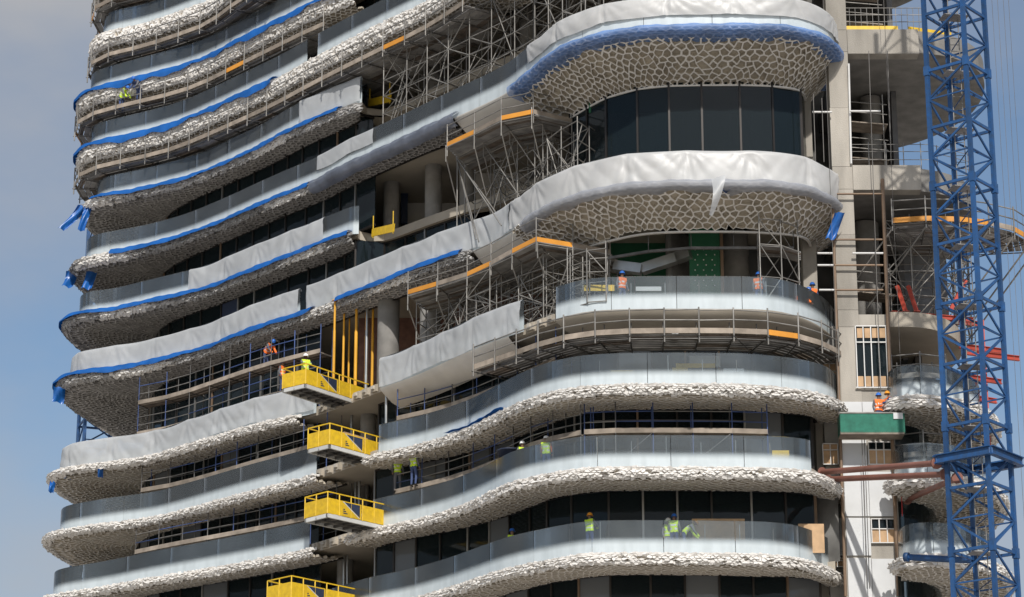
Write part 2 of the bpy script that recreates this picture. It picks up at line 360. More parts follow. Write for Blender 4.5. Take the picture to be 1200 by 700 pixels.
def build_level(k):
    L = Level(); L.k = k;  L.zr = RAIL[k]; L.fb = L.zr - 1.5; L.fl = L.zr - 1.1
    T = TR[k]; p0 = T[0]; p1 = T[-1]
    pre = [p0 + np.array(v) for v in ((3.4, 15.5), (1.2, 10.5), (-0.1, 6.0), (-0.75, 2.6), (-0.6, 0.9))]
    if k in BOWED: post = [p1 + np.array(v) for v in ((0.75, 1.9), (0.7, 4.2), (-0.6, 7.5))]
    else: post = [p1 + np.array(v) for v in ((2.5, -1.5), (4.5, 1.0), (5.5, 5.0))]
    L.P = catmull(pre + T + post, 0.25, 0.55); L.n = normals(L.P); L.N = len(L.P)
    L.px, L.py = proj(np.c_[L.P, np.full(L.N, L.fb)])
    a = np.argmin(np.linalg.norm(L.P - p0, axis=1)); b = np.argmin(np.linalg.norm(L.P - p1, axis=1)); L.a, L.b = int(a), int(b)
    # window line
    mid = L.P[L.a:L.b]; nm = L.n[L.a:L.b]; x = mid[:, 0]
    db = DB.get(k, 2.7) if k in BOWED else 0.55
    w0 = 1.0 if k in 'EFGH' else 1.5
    d = np.interp(x, [-9, -5, 3, 5], [w0, w0 if k in BOWED else 0.7, db, db])
    if k in 'FHJ': d = np.interp(x, [-9, -7], [w0, 0.55])
    Wm = mid - nm * d[:, None]
    ok = (x > -16.5) & (x < 12.6); Wm = Wm[ok]
    yf = np.interp(-18.6, mid[:, 0], mid[:, 1])
    left = [(-19.6, yf + 15), (-20.6, yf + 9.5), (-20.0, yf + 4.6), (-18.7, yf + 2.1)]
    wl = Wm[-1]
    right = [(max(wl[0] + .5, 12.5), wl[1] + .12), (13.45, wl[1] + .5), (13.75, wl[1] + 1.6), (13.8, wl[1] + 3.5), (13.4, wl[1] + 7)] if k in BOWED else [(wl[0] + 1.5, wl[1] + 1.5), (wl[0] + 2.5, wl[1] + 5)]
    L.W = catmull(np.array(left + Wm[::4].tolist() + right), 0.25, 0.5); L.Wn = normals(L.W)
    # nearest window-line point for every edge point
    D = ((L.P[:, None, :] - L.W[None]) ** 2).sum(-1); L.WN = smooth_c(L.W[D.argmin(1)], 3.0)
    L.zs = np.interp(L.P[:, 0], [-22, -18, 0, 2.5], [0.95, .7, .7, 0.48]) if k in 'EG' else np.ones(L.N) * (0.72 if k in 'FH' else (1.6 if k in 'IJKL' else np.interp(L.P[:, 0], [-4, 4], [0.62, 0.76])))
    L.lip = np.interp(L.P[:, 0], [-22.8, -20, -15, 0, 2], [0.9, 0.65, 0.30, 0.28, 0.28] if k in 'EFGH' else ([0.75, 0.6, 0.45, 0.45, 0.45] if k in 'IJKL' else [0.9, 0.75, 0.42, 0.42, 0.45])); L.lip = smooth_c(L.lip[:, None], 4)[:, 0]
    return L
for k in RAIL: LV[k] = build_level(k)
def idx(L, px):
    if px <= -900: return 0
    if px >= 9000: return L.N - 1
    s = slice(L.a, L.b + 1); return L.a + int(np.argmin(np.abs(L.px[s] - px)))
def widx(L, px):
    X, Y = proj(np.c_[L.W, np.full(len(L.W), L.fb - 0.6)])
    if px <= -900: return 0
    if px >= 9000: return len(L.W) - 1
    lo = np.argmax(L.W[:, 0] > -19.5) if px > 150 else 0
    return int(lo + np.argmin(np.abs(X[lo:] - px)))

tower = thing('tower_building', 'curved concrete tower under construction with wavy balconies in white cellular panels', 'building', (0, 122, 0))

PROF = np.array([(0.02, 0.0), (0.72, -0.03), (1.0, -0.13), (1.0, -0.44), (0.85, -0.57), (0.35, -0.66), (-0.25, -0.70)])
def profile_len(Lp):
    q = PROF * np.array([Lp, 1]); return np.r_[0, np.cumsum(np.linalg.norm(np.diff(q, axis=0), axis=1))]
PL = profile_len(0.6); PT = PL[-1]
def surf(L, ui, v, zin=-0.6):
    """point of the underside skin: ui fractional index along the edge, v metres from the top of the lip"""
    i = np.clip(ui, 0, L.N - 1.001); i0 = i.astype(int); f = (i - i0)[..., None]
    P = L.P[i0] * (1 - f) + L.P[i0 + 1] * f; n = L.n[i0] * (1 - f) + L.n[i0 + 1] * f
    Wp = L.WN[i0] * (1 - f) + L.WN[i0 + 1] * f; lp = (L.lip[i0] * (1 - f[..., 0]) + L.lip[i0 + 1] * f[..., 0])
    zsc = L.zs[i0] * (1 - f[..., 0]) + L.zs[i0 + 1] * f[..., 0]
    vv = np.clip(v, 0, PT); o = np.interp(vv, PL, PROF[:, 0]) * lp; z = np.interp(vv, PL, PROF[:, 1]) * zsc
    dirv = Wp - P; wd = np.linalg.norm(dirv, axis=-1) + 1e-6; dirv = dirv / wd[..., None]
    e = np.clip(v - PT, 0, None); e2 = np.minimum(e, wd)
    xy = P + n * o[..., None] + dirv * e2[..., None]
    zz = L.fb + z + np.where(e > 0, (zin + 0.70 * zsc) * e2 / wd, 0)
    return np.concatenate([xy, zz[..., None]], -1), e - wd

def lattice(L, i0, i1, parent, name='cellular_underside', cw=0.40, ch=0.27, zin=-0.6, shards=True, greyed=False):
    if shards:
        _cells(L, i0, i1, parent, 'cellular_lip', 0.225, 0.118, zin, True, 0.0, PT * 0.80, greyed)
        _cells(L, i0, i1, parent, name, cw, ch, zin, False, PT * 0.74, None, greyed)
    else: _cells(L, i0, i1, parent, name, cw, ch, zin, False, 0.0, None)
def _cells(L, i0, i1, parent, name, cw, ch, zin, shard, va, vb, greyed=False):
    s0, s1 = i0 * 0.25, i1 * 0.25; nk = int((s1 - s0) / (cw / 2)); vmax = PT + float(np.linalg.norm(L.WN[i0:i1 + 1] - L.P[i0:i1 + 1], axis=1).max())
    if vb is not None: vmax = vb
    nj = int((vmax - va) / ch); jit = cw * 0.13
    J, K = np.meshgrid(np.arange(nj + 1), np.arange(nk + 1), indexing='ij')
    u = s0 + K * cw / 2 + RNG.normal(0, jit, J.shape); v = va + J * ch + np.where((K - J % 2) % 2 == 1, -0.22, 0.22) * ch + RNG.normal(0, ch * (0.3 if shard else 0.17), J.shape)
    v = np.clip(v, -0.02, None)
    S, over = surf(L, u / 0.25, v, zin)
    e = 0.05; vc = np.clip(v, 0, None)
    Su, _ = surf(L, (u + e) / 0.25, vc, zin); Sv, _ = surf(L, u / 0.25, vc + e, zin); S0, _ = surf(L, u / 0.25, vc, zin)
    Nn = np.cross(Sv - S0, Su - S0); ln = np.linalg.norm(Nn, axis=-1, keepdims=True)
    Nn = np.where(ln > 2e-4, Nn / np.maximum(ln, 2e-4), np.array([0, 0, -1.0]))
    S = S + Nn * RNG.uniform(-0.015, 0.02, J.shape)[..., None]
    cj, ck = [], []
    for j in range(nj):
        k0 = np.arange(j % 2, nk - 1, 2); cj.append(np.full(len(k0), j)); ck.append(k0)
    cj = np.concatenate(cj); ck = np.concatenate(ck)
    keep = over[cj, ck + 1] < 0.3 * ch; cj, ck = cj[keep], ck[keep]
    cor = [(cj, ck), (cj, ck + 1), (cj, ck + 2), (cj + 1, ck + 2), (cj + 1, ck + 1), (cj + 1, ck)]
    A = np.stack([S[a, b] for a, b in cor], 1); NA = np.stack([Nn[a, b] for a, b in cor], 1)     # (c,6,3)
    c = A.mean(1, keepdims=True); nc = NA.mean(1, keepdims=True); nc /= np.linalg.norm(nc, axis=-1, keepdims=True) + 1e-9
    n = len(cj)
    if shard:   # every cell of the lip is a proud, tilted flake with a dark crevice round it
        hgt = RNG.uniform(-0.022, 0.03, n)[:, None, None]; tilt = RNG.normal(0, 0.014, (n, 6, 1)) + np.array([-.035, -.045, -.035, .04, .055, .04])[None, :, None] * RNG.uniform(0.2, 1.3, n)[:, None, None]
        B = c + (A - c) * RNG.uniform(0.80, 1.0, n)[:, None, None] + nc * (hgt + tilt); Cc = c + (A - c) * 0.45 + nc * (hgt + 0.012 + tilt * 0.4)
        hole = (RNG.uniform(0, 1, n) < 0.17)[:, None, None]
        B = np.where(hole, c + (A - c) * 0.9 - nc * 0.02, B); Cc = np.where(hole, c + (A - c) * 0.75 - nc * 0.13, Cc)
        spike = ((cj == 0) * RNG.uniform(0, .13, n))[:, None]      # toothed upper outline
        B[:, 0:3, 2] += spike; Cc[:, 0:3, 2] += spike * .8
        A = c + (A - c) * 1.0 - nc * 0.09
    else:
        ratio = RNG.uniform(0.76, 0.89, n)[:, None, None]
        B = c + (A - c) * ratio - nc * 0.01; Cc = c + (A - c) * (ratio * 0.86) - nc * 0.13
    V = np.concatenate([A, B, Cc], 1).reshape(-1, 3); base = np.arange(n)[:, None] * 18
    Q = []; fm = []
    for q in range(6):
        r = (q + 1) % 6
        Q.append(np.concatenate([base + q, base + r, base + 6 + r, base + 6 + q], 1)); fm.append(np.zeros(n))
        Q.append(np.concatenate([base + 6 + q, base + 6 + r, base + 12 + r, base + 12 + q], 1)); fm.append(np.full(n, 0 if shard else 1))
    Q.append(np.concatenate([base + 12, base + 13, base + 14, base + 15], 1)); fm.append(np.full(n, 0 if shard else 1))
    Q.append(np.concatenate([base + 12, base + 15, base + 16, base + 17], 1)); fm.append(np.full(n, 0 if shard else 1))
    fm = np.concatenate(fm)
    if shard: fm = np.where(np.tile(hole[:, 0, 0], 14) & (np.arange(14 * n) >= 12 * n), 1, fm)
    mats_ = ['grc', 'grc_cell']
    if greyed:   # darker grey material copies, with patches of the white one on the lip
        mats_ = ['grc_grey', 'grc_grey_cell', 'grc']
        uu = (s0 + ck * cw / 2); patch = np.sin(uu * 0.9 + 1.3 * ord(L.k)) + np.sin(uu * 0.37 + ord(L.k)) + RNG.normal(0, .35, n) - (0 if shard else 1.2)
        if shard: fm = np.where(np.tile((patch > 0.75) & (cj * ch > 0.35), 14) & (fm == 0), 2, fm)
    me = quads_mesh(name, V, np.concatenate(Q), mats_, fm)
    o = obj(name, me, parent); o['kind'] = 'stuff'
    o['label'] = 'rough white flaked rim of the cellular panels' if shard else 'white cellular panel skin of open honeycomb cells'
    return o

def sweep(L, i0, i1, section, mt, parent, name, curve=None, nrm=None, st=1):
    """section: list of (outward offset, z) closed; swept along the edge"""
    P = (L.P if curve is None else curve)[i0:i1 + 1:st]; n = (L.n if nrm is None else nrm)[i0:i1 + 1:st]
    rows = np.stack([np.c_[P + n * o, np.full(len(P), z)] for o, z in section])
    return ring_obj(name, rows, mt, parent)

GLASS = dict(A=[(-999, 9999)], B=[(-999, 364), (438, 949)], C=[(-999, 369), (442, 9999)], D=[(-999, 372), (445, 614), (651, 9999)],
             E=[(-999, 353), (357, 9999)], F=[(-999, 419)], G=[(-999, 9999)], H=[(-999, 425)], I=[(-999, 359), (372, 9999)], J=[(-999, 9999)], K=[(-999, 9999)], L=[(-999, 500)])
LATT = dict(A=[(-999, 9999)], B=[(-999, 372), (412, 9999)], C=[(-999, 378), (430, 9999)], D=[(-999, 352)], E=[(-999, 556), (606, 9999)],
            F=[(-999, 417)], G=[(-999, 532), (604, 9999)], H=[(-999, 424)], I=[(-999, 9999)], J=[(-999, 420)], K=[(-999, 300)], L=[(-999, 200)])
PLAIN = dict(D=[(445, 600), (651, 9999)], E=[(556, 606)], G=[(532, 604)])
NAMES = dict(L='thirteenth', K='twelfth', J='eleventh')
balc = {}
for k in 'ABCDEFGHIJKL':
    L = LV[k]
    b = part('balcony', tower, (0, 125, L.fb)); balc[k] = b
    # floor plate
    P = L.P - L.n * 0.28; dirv = L.WN - L.P; dirv /= np.linalg.norm(dirv, axis=1)[:, None] + 1e-6
    B2 = smooth_c(L.WN + dirv * 7.0, 6)
    zt, zb = L.fl, L.fb - 0.06
    rows = np.stack([np.c_[P, np.full(L.N, zt)], np.c_[P, np.full(L.N, zb)], np.c_[L.WN, np.full(L.N, zb)], np.c_[B2, np.full(L.N, zb)], np.c_[B2, np.full(L.N, zt)], np.c_[L.WN, np.full(L.N, zt)]])[:, ::2]
    ring_obj('floor_slab', rows, 'slab_concrete', b)
    # glass panels with white ceramic fade
    for a, c in GLASS[k]:
        i, j = idx(L, a), idx(L, c)
        if k in BOWED and c > 5000: j = min(j, L.b + 14)
        if a < -900: i = max(0, L.a - 45)
        n = max(1, round((j - i) * 0.25 / 3.05)); e = np.linspace(i, j, n + 1)
        for q in range(n):
            u = np.linspace(e[q] + 0.05, e[q + 1] - 0.05, 11); f = u - u.astype(int); ii = np.minimum(u.astype(int), L.N - 2)
            Pp = L.P[ii] * (1 - f[:, None]) + L.P[ii + 1] * f[:, None]; nn = L.n[ii]
            z0, z1 = L.fb - 0.02, L.zr; V = []; UV = []
            for o, z, t in ((0.0, z0, 0), (0.0, z1, 1), (-0.03, z1, 1), (-0.03, z0, 0)):
                V.append(np.c_[Pp + nn * o, np.full(11, z)]); UV.append(np.c_[np.linspace(0, 1, 11), np.full(11, t)])
            V = np.concatenate(V); UV = np.concatenate(UV)
            Q = np.concatenate([np.stack([r * 11 + np.arange(10), r * 11 + np.arange(10) + 1, ((r + 1) % 4) * 11 + np.arange(10) + 1, ((r + 1) % 4) * 11 + np.arange(10)], -1) for r in range(4)])
            obj('glass_panel', quads_mesh('glass_panel', V, Q, 'glass_rail', uv=UV, smooth=False), b)
    for a, c in GLASS[k]:
        i, j = max(idx(L, a), L.a), min(idx(L, c), L.b)
        for q in range(i + 3, j - 2, 6):
            if random.random() < .8: beam(b, (*(L.P[q] - L.n[q] * .09), L.fl), (*(L.P[q] - L.n[q] * .09), L.zr - RNG.uniform(.02, .3)), .03, .05, 'mullion_grey' if random.random() < .7 else 'timber', 'rail_post')
    for a, c in LATT[k]:
        i, j = idx(L, a), idx(L, c)
        if a < -900: i = max(0, L.a - 48)
        if c > 5000: j = min(j, L.b + 26)
        zi = (-1.5 if k == 'E' else -1.7) if (k in 'EG' and a > 500) else (-0.55 if k in 'EFGH' else (-1.3 if k in 'IJKL' else -0.3))
        if k in 'EG' and a > 500: lattice(L, i, j, b, cw=0.44, ch=0.33, zin=zi, shards=False)
        else: lattice(L, i, j, b, zin=zi, greyed=k in 'EFGH')
        Wt = L.WN[i:j + 1]; dt = L.P[i:j + 1] - Wt; dt /= np.linalg.norm(dt, axis=1)[:, None] + 1e-6; zt_ = L.fb + zi
        ring_obj('soffit_trim', np.stack([np.c_[Wt + dt * o, np.full(len(Wt), zt_ + z)] for o, z in ((.05, .05), (.06, -.03), (-.06, -.03), (-.06, .05))]), 'grc' if (k in 'EG' and a > 500) else 'mullion', b)
    for a, c in PLAIN.get(k, []):
        i, j = idx(L, a), idx(L, c); u = np.arange(i, j + 1, 2)
        vs = np.linspace(0, 1, 14)
        wd = np.linalg.norm(L.WN[u] - L.P[u], axis=1)
        G = np.stack([surf(L, u.astype(float), np.where(t < .5, t * 2 * PT, PT + (t - .5) * 2 * wd), -0.5)[0] for t in vs])
        if True:
            dd = [(-.01, -.02), (0.0, -.10), (0.25, -.30), (0.7, -.62), (1.2, -0.8)]; Pq = L.P[u]; G = np.stack([np.c_[Pq - L.n[u] * o, np.full(len(u), L.fb + z)] for o, z in dd])
        if k == 'D' and a > 640:   # bare smooth slab edge without the lip
            Pq = L.P[u]; G = np.stack([np.c_[Pq - L.n[u] * o, np.full(len(u), L.fb + z)] for o, z in ((-.01, -.02), (0.0, -.10), (0.5, -.42), (1.5, -0.6), (3.4, -0.62))])
        o = grid_obj('smooth_soffit', G, 'white_plain' if not (k == 'D' and a > 640) else 'slab_concrete', b)

# ------------------------------------------------------------------ window walls, back walls, columns
order = 'ZABCDEFGHIJKL'
def window_wall(k, ranges, zlo=None, kinds=None, bay=1.55, brown=0.15, grey=0.2):
    L = LV[k]; below = LV[order[order.index(k) - 1]]; z0 = below.fl + 0.02 if zlo is None else zlo; z1 = L.fb - 0.04
    ww = part('window_wall', tower, (0, 124, z0))
    for a, c in ranges:
        i, j = widx(L, a), widx(L, c)
        if a < -900: i = 14
        n = max(1, round((j - i) * 0.25 / bay)); e = np.linspace(i, j, n + 1).astype(int)
        for q in range(n):
            p = L.W[e[q]]; r = L.W[e[q + 1]]; mtl = 'window' if kinds is None else kinds(random.random())
            d = (r - p) / np.linalg.norm(r - p)
            beam(ww, (*(p + d * 0.03), (z0 + z1) / 2), (*(r - d * 0.03), (z0 + z1) / 2), 0.03, z1 - z0 - 0.1, mtl, 'pane')
            mm = random.random(); mtn = 'mullion_brown' if mm < brown else ('mullion_grey' if mm < brown + grey else 'mullion')
            beam(ww, (*p, z0), (*p, z1), 0.09, 0.16, mtn, 'mullion', up=(d[1], -d[0], 0))
        P = L.W[i:j + 1]; nn = L.Wn[i:j + 1]
        for zc, hh in ((z1 - 0.06, 0.12), (z0 + 0.05, 0.1)):
            rows = np.stack([np.c_[P + nn * o, np.full(len(P), z)] for o, z in ((0.07, zc - hh / 2), (0.07, zc + hh / 2), (-0.05, zc + hh / 2), (-0.05, zc - hh / 2))])
            ring_obj('rail_frame', rows, 'mullion', ww)
    return ww
film = lambda r: 'window_film' if r < 0.12 else 'window'
window_wall('A', [(-999, 9999)], kinds=lambda r: 'window_film' if r < 0.4 else 'window')
window_wall('B', [(-999, 375), (440, 9999)], kinds=film)
window_wall('C', [(-999, 375), (440, 9999)], kinds=film)
window_wall('D', [(-999, 375), (445, 9999)], kinds=film)
window_wall('E', [(-999, 378)])
window_wall('F', [(-999, 552)], kinds=lambda r: 'window' if r < .8 else 'window_blue')
window_wall('G', [(-999, 441)])
window_wall('G', [(668, 9999)], zlo=LV['E'].fl, bay=1.52, brown=0.12, grey=0.0)
window_wall('H', [(-999, 437)])
for k in 'IJKL': window_wall(k, [(-999, 9999)] if k != 'I' else [(-999, 430)], bay=2.4)

for n_, k in enumerate(order[1:]):
    L = LV[k]; below = LV[order[n_]]
    if k == 'F': continue
    dirv = L.WN - L.P; dirv /= np.linalg.norm(dirv, axis=1)[:, None] + 1e-6; B2 = smooth_c(L.WN + dirv * 6.6, 6)[::3]
    zl = below.fl if k != 'G' else LV['E'].fl
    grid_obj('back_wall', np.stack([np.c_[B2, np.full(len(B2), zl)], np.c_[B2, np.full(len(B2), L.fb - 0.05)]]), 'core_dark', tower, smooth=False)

def column(px, py, zb, zt, r, mt='concrete_grey', y=None):
    p = at(px, py, zb) if y is None else aty(px, py, y)[:2]
    o = tube(tower, (*p, zb), (*p, zt), r, mt, 'column', 20); return o
Z = {k: LV[k].fl for k in RAIL}
for px_, py_, y_, ka, kb, r_ in ((459, 225, 134.0, 'F', 'G', 0.42), (508, 220, 131.5, 'F', 'G', 0.44), (455, 395, 130.0, 'D', 'E', 0.55), (504, 385, 127.5, 'D', 'E', 0.5),
                              (548, 215, 130.5, 'F', 'G', 0.42), (556, 365, 126, 'D', 'E', 0.5), (861, 300, 121.0, 'D', 'E', 0.66), (510, 75, 133.5, 'H', 'I', 0.45), (470, 95, 136.5, 'H', 'I', 0.45), (620, 55, 127.5, 'H', 'I', 0.45),
                              (425, 560, 131.5, 'B', 'C', 0.4), (405, 640, 131.5, 'A', 'B', 0.4), (432, 480, 131.5, 'C', 'D', 0.4)):
    column(px_, py_, Z[ka] - 0.02, LV[kb].fb - 0.05, r_, y=y_)

# the floors below the picture, down to the ground: plain plates on the core
for n_ in range(6):
    z = LV['Z'].fl - 3.7 * n_; L = LV['A']
    P = L.P[::4]; B2 = L.WN[::4] + (L.WN[::4] - P) * 1.5
    rows = np.stack([np.c_[P, np.full(len(P), z)], np.c_[P, np.full(len(P), z - .5)], np.c_[L.WN[::4] + [2, 6], np.full(len(P), z - .5)], np.c_[L.WN[::4] + [2, 6], np.full(len(P), z)]])
    ring_obj('floor_slab', rows, 'slab_concrete', tower)
L = LV['A']
grid_obj('back_wall', np.stack([np.c_[L.WN[::4] + [1, 3], np.full(len(L.WN[::4]), 0.0)], np.c_[L.WN[::4] + [1, 3], np.full(len(L.WN[::4]), LV['Z'].fl)]]), 'core_dark', tower, smooth=False)

# ------------------------------------------------------------------ right-hand side: pier, recess, panel wall, right wing
def xz(px, py, y): p = aty(px, py, y); return p[0], p[2]
def rect(parent, px0, px1, py0, py1, y, th, mt, name):
    """a slab of thickness th whose front face stands in the plane Y = y"""
    pm, qm = (px0 + px1) / 2, (py0 + py1) / 2
    x0 = xz(px0, qm, y)[0]; x1 = xz(px1, qm, y)[0]; z1 = xz(pm, py0, y)[1]; z0 = xz(pm, py1, y)[1]
    return beam(parent, (x0, y + th / 2, (z0 + z1) / 2), (x1, y + th / 2, (z0 + z1) / 2), th, z1 - z0, mt, name)
YP = 117.0
pier = part('pier', tower, (14.8, YP, 0))
xa, xb = xz(973, 130, YP)[0], xz(996, 130, YP)[0]
z = 0.0; zl = [0, 27, 31, 35, 38.6, 39.4, 43.0, 45.2, 46.3, 49.2, 52.0, 53.1, 56.5, 60, 75]
for q in range(len(zl) - 1):   # poured lifts with slight steps between them
    off = (q % 3) * 0.012
    beam(pier, (xa - off, YP + 0.5, (zl[q] + zl[q + 1]) / 2), (xb, YP + 0.5, (zl[q] + zl[q + 1]) / 2), 1.0 + off, zl[q + 1] - zl[q] - 0.015, 'concrete', 'concrete_lift')
xc0, xc1 = xz(935, 140, 118.6)[0], xz(951, 140, 118.6)[0]
beam(pier, ((xc0 + xc1) / 2, 119, 25), ((xc0 + xc1) / 2, 119, 75), xc1 - xc0, 0.8, 'concrete', 'side_pier', up=(0, 1, 0))
# dark recess behind
rec = part('stair_core', tower, (16, 125, 0))
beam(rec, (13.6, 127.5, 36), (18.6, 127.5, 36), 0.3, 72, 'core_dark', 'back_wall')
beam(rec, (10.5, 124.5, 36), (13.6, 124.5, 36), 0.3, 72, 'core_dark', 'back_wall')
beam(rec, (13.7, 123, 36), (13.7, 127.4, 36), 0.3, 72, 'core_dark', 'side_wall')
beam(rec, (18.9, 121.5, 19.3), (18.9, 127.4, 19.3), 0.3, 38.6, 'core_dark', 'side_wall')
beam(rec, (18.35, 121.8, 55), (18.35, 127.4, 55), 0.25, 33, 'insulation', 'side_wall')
beam(rec, (18.4, 125.5, 42.2), (21.2, 126.5, 42.2), 0.25, 5.9, 'insulation', 'back_wall')
tube(rec, (*aty(1015, 290, 121.5)[:2], 39.3), (*aty(1015, 290, 121.5)[:2], 45.1), 0.62, 'concrete_grey', 'column', 20)
tube(rec, (*aty(1020, 120, 122.5)[:2], 46.4), (*aty(1020, 120, 122.5)[:2], 51.9), 0.5, 'concrete_grey', 'column', 20)
def poly_slab(parent, pts, z0, z1, mt, name, step=0.5):
    P = catmull(np.array(pts, float), step, 0.4); import bmesh
    bm = bmesh.new(); lo = [bm.verts.new((p[0], p[1], z0)) for p in P]; hi = [bm.verts.new((p[0], p[1], z1)) for p in P]; n = len(P)
    for i in range(n): bm.faces.new((lo[i], lo[(i + 1) % n], hi[(i + 1) % n], hi[i]))
    bm.faces.new(lo[::-1]); bm.faces.new(hi); bmesh.ops.recalc_face_normals(bm, faces=bm.faces)
    for f_ in bm.faces: f_.smooth = False
    me = bpy.data.meshes.new(name); bm.to_mesh(me); bm.free(); me.materials.append(M[mt])
    return obj(name, me, parent)
disc = [(15.35, 117.05), (17, 117.05), (18.8, 117.1), (20.6, 117.7), (22.0, 119.2), (22.7, 121.5), (22.6, 124.5), (21.6, 127), (20.2, 128.8), (18.4, 129.9), (15.4, 130.4)]
discE = [(p[0] if p[0] < 18 else p[0] - 0.8, p[1]) for p in disc]
poly_slab(tower, disc, 52.0, 53.1, 'concrete_grey', 'floor_slab')
poly_slab(tower, discE, 45.2, 46.3, 'concrete_grey', 'floor_slab')
discD = [(16.9, 117.0), (18.2, 117.0), (19.4, 117.7), (20.4, 119.2), (20.9, 121.5), (20.6, 124), (19.5, 127), (17, 128)]
poly_slab(tower, discD, 38.6, 39.3, 'slab_concrete', 'floor_slab')
poly_slab(tower, discE, 59.4, 60.4, 'concrete_grey', 'floor_slab')
beam(tower, (xb + .01, YP + .35, 38.75), (16.95, YP + .35, 38.75), 0.6, 0.9, 'concrete', 'edge_beam')
beam(tower, (xb + .01, YP + .30, 52.5), (18.9, YP + .30, 52.5), 0.7, 1.22, 'concrete', 'edge_beam')
beam(tower, (xb + .01, YP + .30, 45.75), (18.7, YP + .30, 45.75), 0.7, 1.2, 'concrete', 'edge_beam')

wall = part('panel_wall', tower, (15.8, YP, 0))
xw0, xw1 = xz(982, 450, YP)[0], xz(1046, 450, YP)[0]
beam(wall, ((xw0 + xw1) / 2, YP + 0.32, 0), ((xw0 + xw1) / 2, YP + 0.32, 38.3), xw1 - xw0, 0.6, 'concrete', 'concrete_wall', up=(0, 1, 0))
for (a, b_, c, d) in ((986, 1016, 516, 560), (1017, 1046, 553, 560), (990, 1018.3, 562, 605), (1018.8, 1047, 562, 605), (992, 1020.3, 607, 651), (994, 1022, 654, 712), (1022.6, 1052, 655, 712), (986, 1010, 471, 483), (1010.6, 1037, 471, 483)):
    rect(wall, a, b_, c, d, YP - 0.08, 0.08, 'white_panel', 'wall_panel')
def boarded_window(a, b_, c, d, cols, lite=0.35, top='window'):
    f = part('window', wall, (15.8, YP, 30))
    rect(f, a, b_, c, d, YP - 0.03, 0.03, 'window', 'pane')
    hcut = c + (d - c) * lite
    rect(f, a + .5, b_ - .5, hcut, d, YP - 0.05, 0.03, 'plywood', 'board')
    for q in range(cols + 1):
        x = a + (b_ - a) * q / cols; rect(f, x - 0.6, x + 0.6, c, d, YP - 0.11, 0.08, 'white_frame', 'frame_bar')
    for yy in (c, hcut, d): rect(f, a - .6, b_ + .6, yy - .5, yy + .5, YP - 0.12, 0.08, 'white_frame', 'frame_bar')
boarded_window(1018, 1045, 518, 544, 3); boarded_window(1021.5, 1049, 608, 636, 3, 0.42)
f = part('window', wall, (15.8, YP, 36))
rect(f, 1003.5, 1039, 383, 454, YP - 0.04, 0.03, 'window', 'pane')
for (c, d) in ((384.5, 396), (441, 453)):
    for q in range(4): rect(f, 1004.2 + q * 8.8, 1012 + q * 8.8, c, d, YP - .07, .03, 'plywood', 'board')
for q in range(5): rect(f, 1003.2 + q * 8.9, 1004.4 + q * 8.9, 382, 454, YP - .14, .08, 'white_frame', 'frame_bar')
for yy in (382, 401, 454): rect(f, 1003, 1040, yy - .6, yy + .6, YP - .15, .08, 'white_frame', 'frame_bar')
lw = part('side_wall', tower, (14.2, 118, 0))
for (a, b_, c, d, m_) in ((964, 981, 426, 456, 'plywood'), (964.5, 982, 520, 544, 'plywood'), (969, 988, 607, 651, 'white_panel'), (974, 989, 654, 664, 'plywood'), (966, 981, 458, 480, 'concrete')):
    o = rect(lw, a, b_, c, d, 117.95, 0.1, m_, 'board' if m_ == 'plywood' else 'wall_panel')
    if m_ == 'plywood':
        for q in (0, .5, 1): rect(lw, a + (b_ - a) * q - .5, a + (b_ - a) * q + .5, c, d, 117.88, .06, 'white_frame', 'frame_bar')
        for yy in (c, c + (d - c) * .3, d): rect(lw, a, b_, yy - .5, yy + .5, 117.87, .06, 'white_frame', 'frame_bar')
beam(lw, (14.0, 118.3, 14), (14.9, 118.3, 14), .3, 50, 'core_dark', 'recess_wall')

# the right wing's finished balconies
class RW: pass
def right_level(k, dx=0.0, dy=0.0):
    L = RW(); L.fb = RAIL[k] - 1.5; L.zr = RAIL[k] - 0.05; L.fl = L.fb + .4; L.k = k
    pts = np.array([(16.75, 118.2), (16.8, 116.2), (17.3, 115.5), (18.3, 115.5), (19.4, 116.0), (20.4, 117.0), (21.1, 118.6), (21.5, 121), (21.3, 124.5), (20.2, 128)]) + [dx, dy]
    L.P = catmull(pts, 0.25, 0.3); L.n = normals(L.P); L.N = len(L.P); L.zs = np.full(L.N, .85)
    Wl = catmull(np.array([(16.7, 117.7), (18.0, 118.3), (18.9, 120.0), (19.2, 122.5), (18.5, 127)]) + [dx, dy], 0.25, 0.3)
    D = ((L.P[:, None] - Wl[None]) ** 2).sum(-1); L.WN = smooth_c(Wl[D.argmin(1)], 3); L.W = Wl; L.lip = np.interp(L.P[:, 1], [116 + dy, 118 + dy, 121 + dy], [0.45, 0.7, 0.9]); return L
